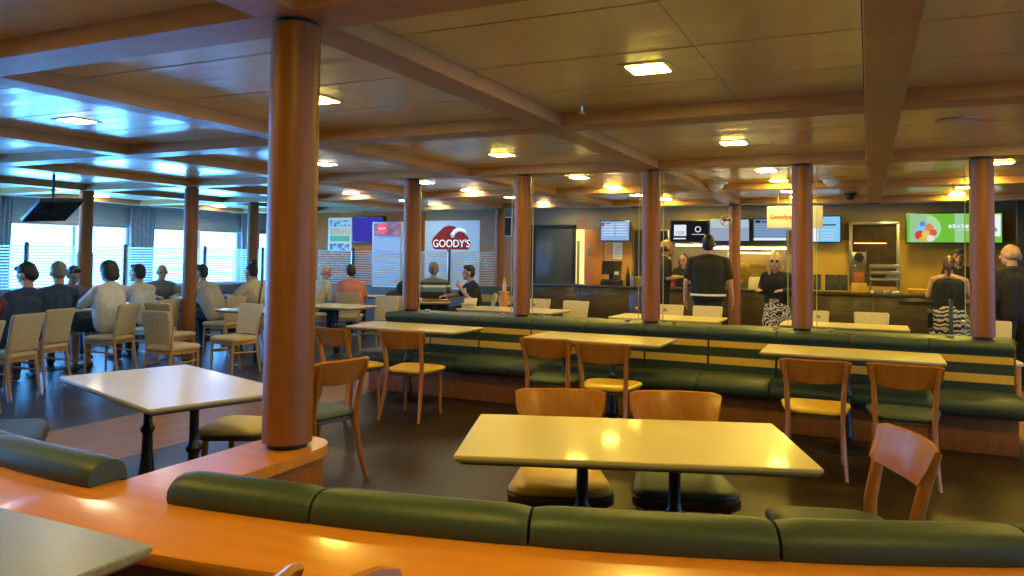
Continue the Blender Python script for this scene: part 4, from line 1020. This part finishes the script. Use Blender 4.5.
M['shoe'] = mat('shoe', (.06, .05, .05), .5)
def cloth(n, c, c2=None): return noisy(mat(n, c, .85), c2 or tuple(v * .82 for v in c), 18, lo=.3, hi=.7)
HB, HD, HG, HW, HL = (noisy(mat(n, c, .55), tuple(v * .6 for v in c), 40, (3, 3, .6)) for n, c in (('black hair', (.014, .011, .010)), ('dark brown hair', (.035, .020, .012)), ('grey hair', (.22, .20, .19)), ('white hair', (.62, .56, .45)), ('blonde hair', (.52, .36, .15))))
HBR = noisy(mat('brown hair', (.11, .05, .022), .5), (.06, .028, .012), 40, (3, 3, .6))
NAVY_ = cloth('navy cloth', (.018, .040, .095)); BLK = cloth('black cloth', (.010, .010, .011)); WHT = cloth('white cloth', (.62, .60, .58)); BEI = cloth('beige cloth', (.58, .47, .42))
JEAN = cloth('dark denim', (.03, .04, .07)); MAR = cloth('maroon cloth', (.16, .03, .05)); PUR = cloth('violet cloth', (.17, .13, .20)); COR = cloth('coral cloth', (.62, .19, .13)); CRM = cloth('cream cloth', (.62, .52, .36)); GRY = cloth('grey blue cloth', (.16, .19, .25))
def stripes(name, cols, sc):
    m = mat(name, cols[0], .85); N, L, b = nodes(m)
    tc = N.new('ShaderNodeTexCoord'); sp = N.new('ShaderNodeSeparateXYZ'); mt_ = N.new('ShaderNodeMath'); mt_.operation = 'MULTIPLY'; mt_.inputs[1].default_value = sc
    fr = N.new('ShaderNodeMath'); fr.operation = 'FRACT'; rp = N.new('ShaderNodeValToRGB'); rp.color_ramp.interpolation = 'CONSTANT'
    for i, (p, c) in enumerate(cols[1]):
        e = rp.color_ramp.elements[i] if i < 2 else rp.color_ramp.elements.new(p)
        e.position = p; e.color = (*c, 1)
    L.new(tc.outputs['Object'], sp.inputs[0]); L.new(sp.outputs['Z'], mt_.inputs[0]); L.new(mt_.outputs[0], fr.inputs[0]); L.new(fr.outputs[0], rp.inputs[0]); L.new(rp.outputs[0], b.inputs['Base Color'])
    return m
STR = stripes('striped cloth', ((.2, .25, .26), [(0, (.16, .21, .22)), (.34, (.70, .68, .60)), (.52, (.03, .04, .04)), (.74, (.14, .18, .19))]), 4.6)
def wavy(name, c1, c2, scale, dist, band=True):
    m = mat(name, c1, .8); N, L, b = nodes(m)
    tc = N.new('ShaderNodeTexCoord'); rp = N.new('ShaderNodeValToRGB'); rp.color_ramp.interpolation = 'CONSTANT'
    rp.color_ramp.elements[0].color = (*c1, 1); rp.color_ramp.elements[1].color = (*c2, 1); rp.color_ramp.elements[1].position = .5
    w = N.new('ShaderNodeTexWave'); w.bands_direction = 'Z'; w.inputs['Scale'].default_value = scale; w.inputs['Distortion'].default_value = dist; w.inputs['Detail'].default_value = 1.5; w.inputs['Detail Scale'].default_value = 2.2
    L.new(tc.outputs['Object'], w.inputs['Vector']); L.new(w.outputs['Fac'], rp.inputs[0]); L.new(rp.outputs[0], b.inputs['Base Color'])
    return m
ZEB = wavy('zebra cloth', (.012, .012, .012), (.55, .47, .36), 4.5, 6); PAT = wavy('black and white patterned cloth', (.010, .010, .011), (.66, .60, .52), 5, 14)

person('person in a maroon top, cut by the left edge of the photo', (-7.70, 4.34, 0), 100, roll=.2, shirt=MAR, pants=JEAN, hair=('short', HD), lean=.1)
person('dark-haired person in navy looking down, seated next to the person in maroon', (-8.34, 5.14, 0), 96, roll=.17, k=1.02, shirt=NAVY_, pants=JEAN, hair=('short', HB), lean=.06, yaw=15, pitch=-25, sleeve='long')
person('grey-haired man in a navy jacket leaning over the table, back to the camera', (-8.76, 5.76, 0), 88, roll=.2, k=1.02, shirt=NAVY_, pants=JEAN, hair=('short', HG), lean=.12, yaw=-20, pitch=-30, sleeve='long', torso=1.12)
person('woman with a dark bob, white shirt and bare legs seated at the window table', (-8.88, 6.66, 0), 102, k=1.03, roll=.12, shirt=WHT, pants=BLK, hair=('bob', HD), lean=.1, sleeve='long', legs='short', torso=1.12, skin='skin2', pitch=-12)
person('dark-haired person in a violet top across the table from the white shirt', (-10.6, 7.18, 0), -95, shirt=PUR, pants=JEAN, hair=('short', HB), lean=.2, skin='skin2', pitch=-25, k=.96)
person('dark-haired man in a white tee shirt seen from behind, left of the bald man', (-9.38, 7.61, 0), 95, shirt=WHT, pants=JEAN, hair=('short', HB), lean=.12, yaw=10, k=.99)
person('bald older man in grey blue facing the camera by the window', (-10.88, 9.08, 0), -120, shirt=GRY, pants=JEAN, hair=('ring', HG), lean=.12, skin='skin2', pitch=-8, k=.97)
person('man in a beige tee shirt leaning on the table right of the round column', (-9.28, 8.82, 0), 93, shirt=BEI, pants=JEAN, hair=('short', HD), lean=.26, arms=('table', 'face'), yaw=20, k=.98, torso=1.1)
def strap_bag(t, j):
    bm = B(); tube(bm, [j['sh'] + V((.12, .05, .085)), j['sh'] + V((.10, -.09, .03)), j['ch'] + V((-.02, -.135, .05)), j['pel'] + V((-.15, -.12, .08))], .012, 8); obj('shoulder_strap', bm, M['black'], t)
person('woman with a hair bun and a dark shoulder strap, right of the beige tee shirt', (-8.98, 9.4, 0), 96, shirt=CRM, pants=JEAN, hair=('bun', HB), lean=.1, k=1.0, extras=strap_bag)
person('person in grey blue facing the man in the beige tee shirt', (-10.95, 9.75, 0), -95, shirt=GRY, pants=JEAN, hair=('short', HD), lean=.15, k=.93)
person('white-haired person in a cream top, just right of the big column', (-9.20, 11.05, 0), -14, yaw=-40, shirt=CRM, pants=JEAN, hair=('short', HW), lean=.16, sleeve='long', pitch=-22, k=.97, arms='lap')
person('dark-haired person in a coral tee shirt leaning towards the white-haired person', (-8.43, 11.18, 0), 30, yaw=25, roll=-.08, shirt=COR, pants=BLK, hair=('short', HB), lean=.16, pitch=-12, k=.98, arms='lap')
person('grey-haired man in a striped shirt, back to the camera', (-7.12, 11.78, 0), 30, shirt=STR, pants=JEAN, hair=('short', HG), lean=.06, k=1.03, torso=1.1)
def tee_print(t, j):
    bm = B(); b3(bm, -.07, .07, -.004, .004, 0, .09, .002)
    o = obj('white_print', bm, M['paper'], t); o.location = j['ch'] + V((0, .135, -.03)); o.rotation_euler.x = R(-10)
person('dark-haired man in a black tee shirt with one hand raised, looking left', (-6.30, 11.88, 0), 136, shirt=BLK, pants=BLK, hair=('short', HB), lean=.08, arms=('raised', 'table'), yaw=-12, k=1.0, extras=tee_print)
def belt(t, j):
    bm = B(); loft(bm, [[V(((.238 * math.cos(2 * PI * q / 40)) * s_, .158 * math.sin(2 * PI * q / 40) * s_, z)) for q in range(40)] for z, s_ in ((j['hz'] - .03, 1.0), (j['hz'] - .03, 1.03), (j['hz'] - .002, 1.03), (j['hz'] - .002, 1.0))], caps=False, close=True); obj('white_belt', bm, M['paper'], t)
person('big man in a black tee shirt with a white belt, back to the camera', (-2.22, 11.75, 0), 5, 'stand', 1.085, lean=.02, shirt=BLK, pants=BLK, hair=('short', HB), arms='down', torso=1.22, extras=belt)
def glasses(t, j):
    H = j['H']; bm = B()
    for s in (-1, 1): ell(bm, j['hd'](s * .034, .098, .008), (.028, .006, .022), 12, 7, H)
    g = obj('sunglasses', bm, M['eye'], t)
person('blonde woman in sunglasses, black top and black and white patterned skirt', (-1.25, 12.0, 0), 165, 'stand', .935, lean=.02, shirt=BLK, hair=('long', HL), arms=('front', 'front'), sleeve='long', skirt=(PAT, .22), yaw=15, extras=glasses)
def handbag(t, j):
    bm = B(); tube(bm, [j['sh'] + V((.11, .05, .07)), j['sh'] + V((.09, -.085, .02)), j['ch'] + V((-.04, -.13, -.02)), j['pel'] + V((-.20, -.06, .1)), j['pel'] + V((-.235, 0, .0))], .011, 8); p = obj('shoulder_strap', bm, M['black'], t)
    bm = B(); loft(bm, [[V((-.255, 0, j['hz'] - .14)) + V((x, y, z)) for x, y in ((-.035, -.12 * w), (.035, -.12 * w), (.035, .12 * w), (-.035, .12 * w))] for z, w in ((-.13, .9), (-.11, 1), (.10, .9), (.14, .6))]); obj('handbag', bm, M['black'], p)
person('woman in a black strap top and zebra print skirt ordering at the counter', (1.02, 12.25, 0), -4, 'stand', .925, lean=.06, shirt=BLK, hair=('tied', HBR), arms=('front', 'front'), sleeve='none', skirt=(ZEB, .50), torso=1.12, extras=handbag)
person('balding man in a long black coat at the right photo edge, back to the camera', (1.60, 10.9, 0), 30, 'stand', 1.01, lean=.02, shirt=BLK, pants=BLK, hair=('ring', HG), arms='down', sleeve='long', torso=1.15, yaw=35)
person('man in dark clothes half hidden by the middle bench column, at the counter', (-3.16, 12.6, 0), -60, 'stand', 1.06, lean=.04, shirt=BLK, pants=BLK, hair=('ring', HD), arms=('front', 'front'), sleeve='short', skin='skin2')
person('woman with brown hair behind the counter at the till', (-3.16, 14.45, 0), 170, 'stand', .94, lean=.03, shirt=BLK, pants=BLK, hair=('long', HBR), arms='front', sleeve='short', pitch=-10)
def capmask(t, j):
    H = j['H']; bm = B(); ell(bm, j['hd'](0, -.01, .085), (.09, .105, .055), rot=H); c = obj('cap', bm, M['black'], t)
    bm = B(); ell(bm, j['hd'](0, .09, .07), (.07, .07, .010), rot=H); obj('peak', bm, M['black'], c)
person('counter worker in a black cap behind the woman in the zebra skirt', (1.36, 14.5, 0), 172, 'stand', 1.0, lean=.03, shirt=BLK, pants=BLK, hair=('none', None), arms='front', skin='skin2', extras=capmask)

# jackets
t = thing('jacket', 'black jacket hung over the chair of the man in the striped shirt', 'jacket', (-7.12, 11.75, 0), 30)
bm = B(); loft(bm, [[V((p.x, -.30 + p.y - .035 * math.cos(p.x * 7), z)) for p in rrect(w, d, .03, 0, 6)] for z, w, d in ((.34, .44, .05), (.5, .47, .075), (.7, .47, .10), (.86, .46, .11), (.895, .42, .09), (.905, .36, .03))]); b_ = obj('cloth', bm, BLK, t, angle=70)
for s in (-1, 1):
    bm = B(); tube(bm, [(s * .20, -.31, .82), (s * .235, -.33, .65), (s * .22, -.33, .45)], [.05, .055, .045], 12, (1, .5)); obj('sleeve', bm, BLK, b_)
t = thing('jacket', 'black jacket heaped beside the leftmost bench column, under the cooler', 'jacket', (-7.55, 11.35, 0), 40)
bm = B()
for c, r in (((0, 0, .55), (.26, .2, .14)), ((.05, .02, .75), (.24, .17, .18)), ((.12, .02, .95), (.19, .14, .16)), ((-.1, -.02, .78), (.16, .14, .14)), ((.16, .03, 1.06), (.12, .1, .1))): ell(bm, c, r)
cap(bm, (-.2, -.06, .82), (-.28, -.08, .5), .06, .05)
fused('cloth', bm, BLK, t, .014, 4)
bm = B(); tube(bm, [(.0, -.12, .98), (.12, -.135, 1.05), (.25, -.08, 1.0)], .022, 8); obj('collar', bm, BLK, t)
bm = B(); b3(bm, -.2, .2, -.17, .17, 0, .42, .02); bm.free()
# ------------------------------------------------------------------ camera and view
cam = D.cameras.new('camera'); co = D.objects.new('camera', cam); COL.objects.link(co)
F, PPY, YAW, PIT, ROLLA, ZCAM = 756.24, 231.5, .4409, .0322, .0128, .87 + .4575 * 1.5
cy, sy, cp, sp = math.cos(YAW), math.sin(YAW), math.cos(PIT), math.sin(PIT)
fw = V((-sy * cp, cy * cp, sp)); rt = V((cy, sy, 0)); up = rt.cross(fw)
r2_ = rt * math.cos(ROLLA) + up * math.sin(ROLLA); u2 = -rt * math.sin(ROLLA) + up * math.cos(ROLLA)
mt = Matrix((r2_, u2, -fw)).transposed().to_4x4(); mt.translation = (0, 0, ZCAM)
co.matrix_world = mt
cam.sensor_width = 36; cam.lens = F / 1024 * 36; cam.clip_start = .05; cam.clip_end = 200
cam.shift_y = -(288 - PPY) / 1024
SC.camera = co
vs = SC.view_settings
vs.view_transform = 'Standard'; vs.look = 'None'; vs.gamma = 1; vs.use_curve_mapping = False; vs.exposure = 0
try:
    SC.cycles.use_denoising = True; SC.cycles.max_bounces = 8; SC.cycles.sample_clamp_indirect = 6
    SC.cycles.transparent_max_bounces = 12; SC.cycles.use_light_tree = True
    SC.cycles.caustics_reflective = False; SC.cycles.caustics_refractive = False
except Exception: pass
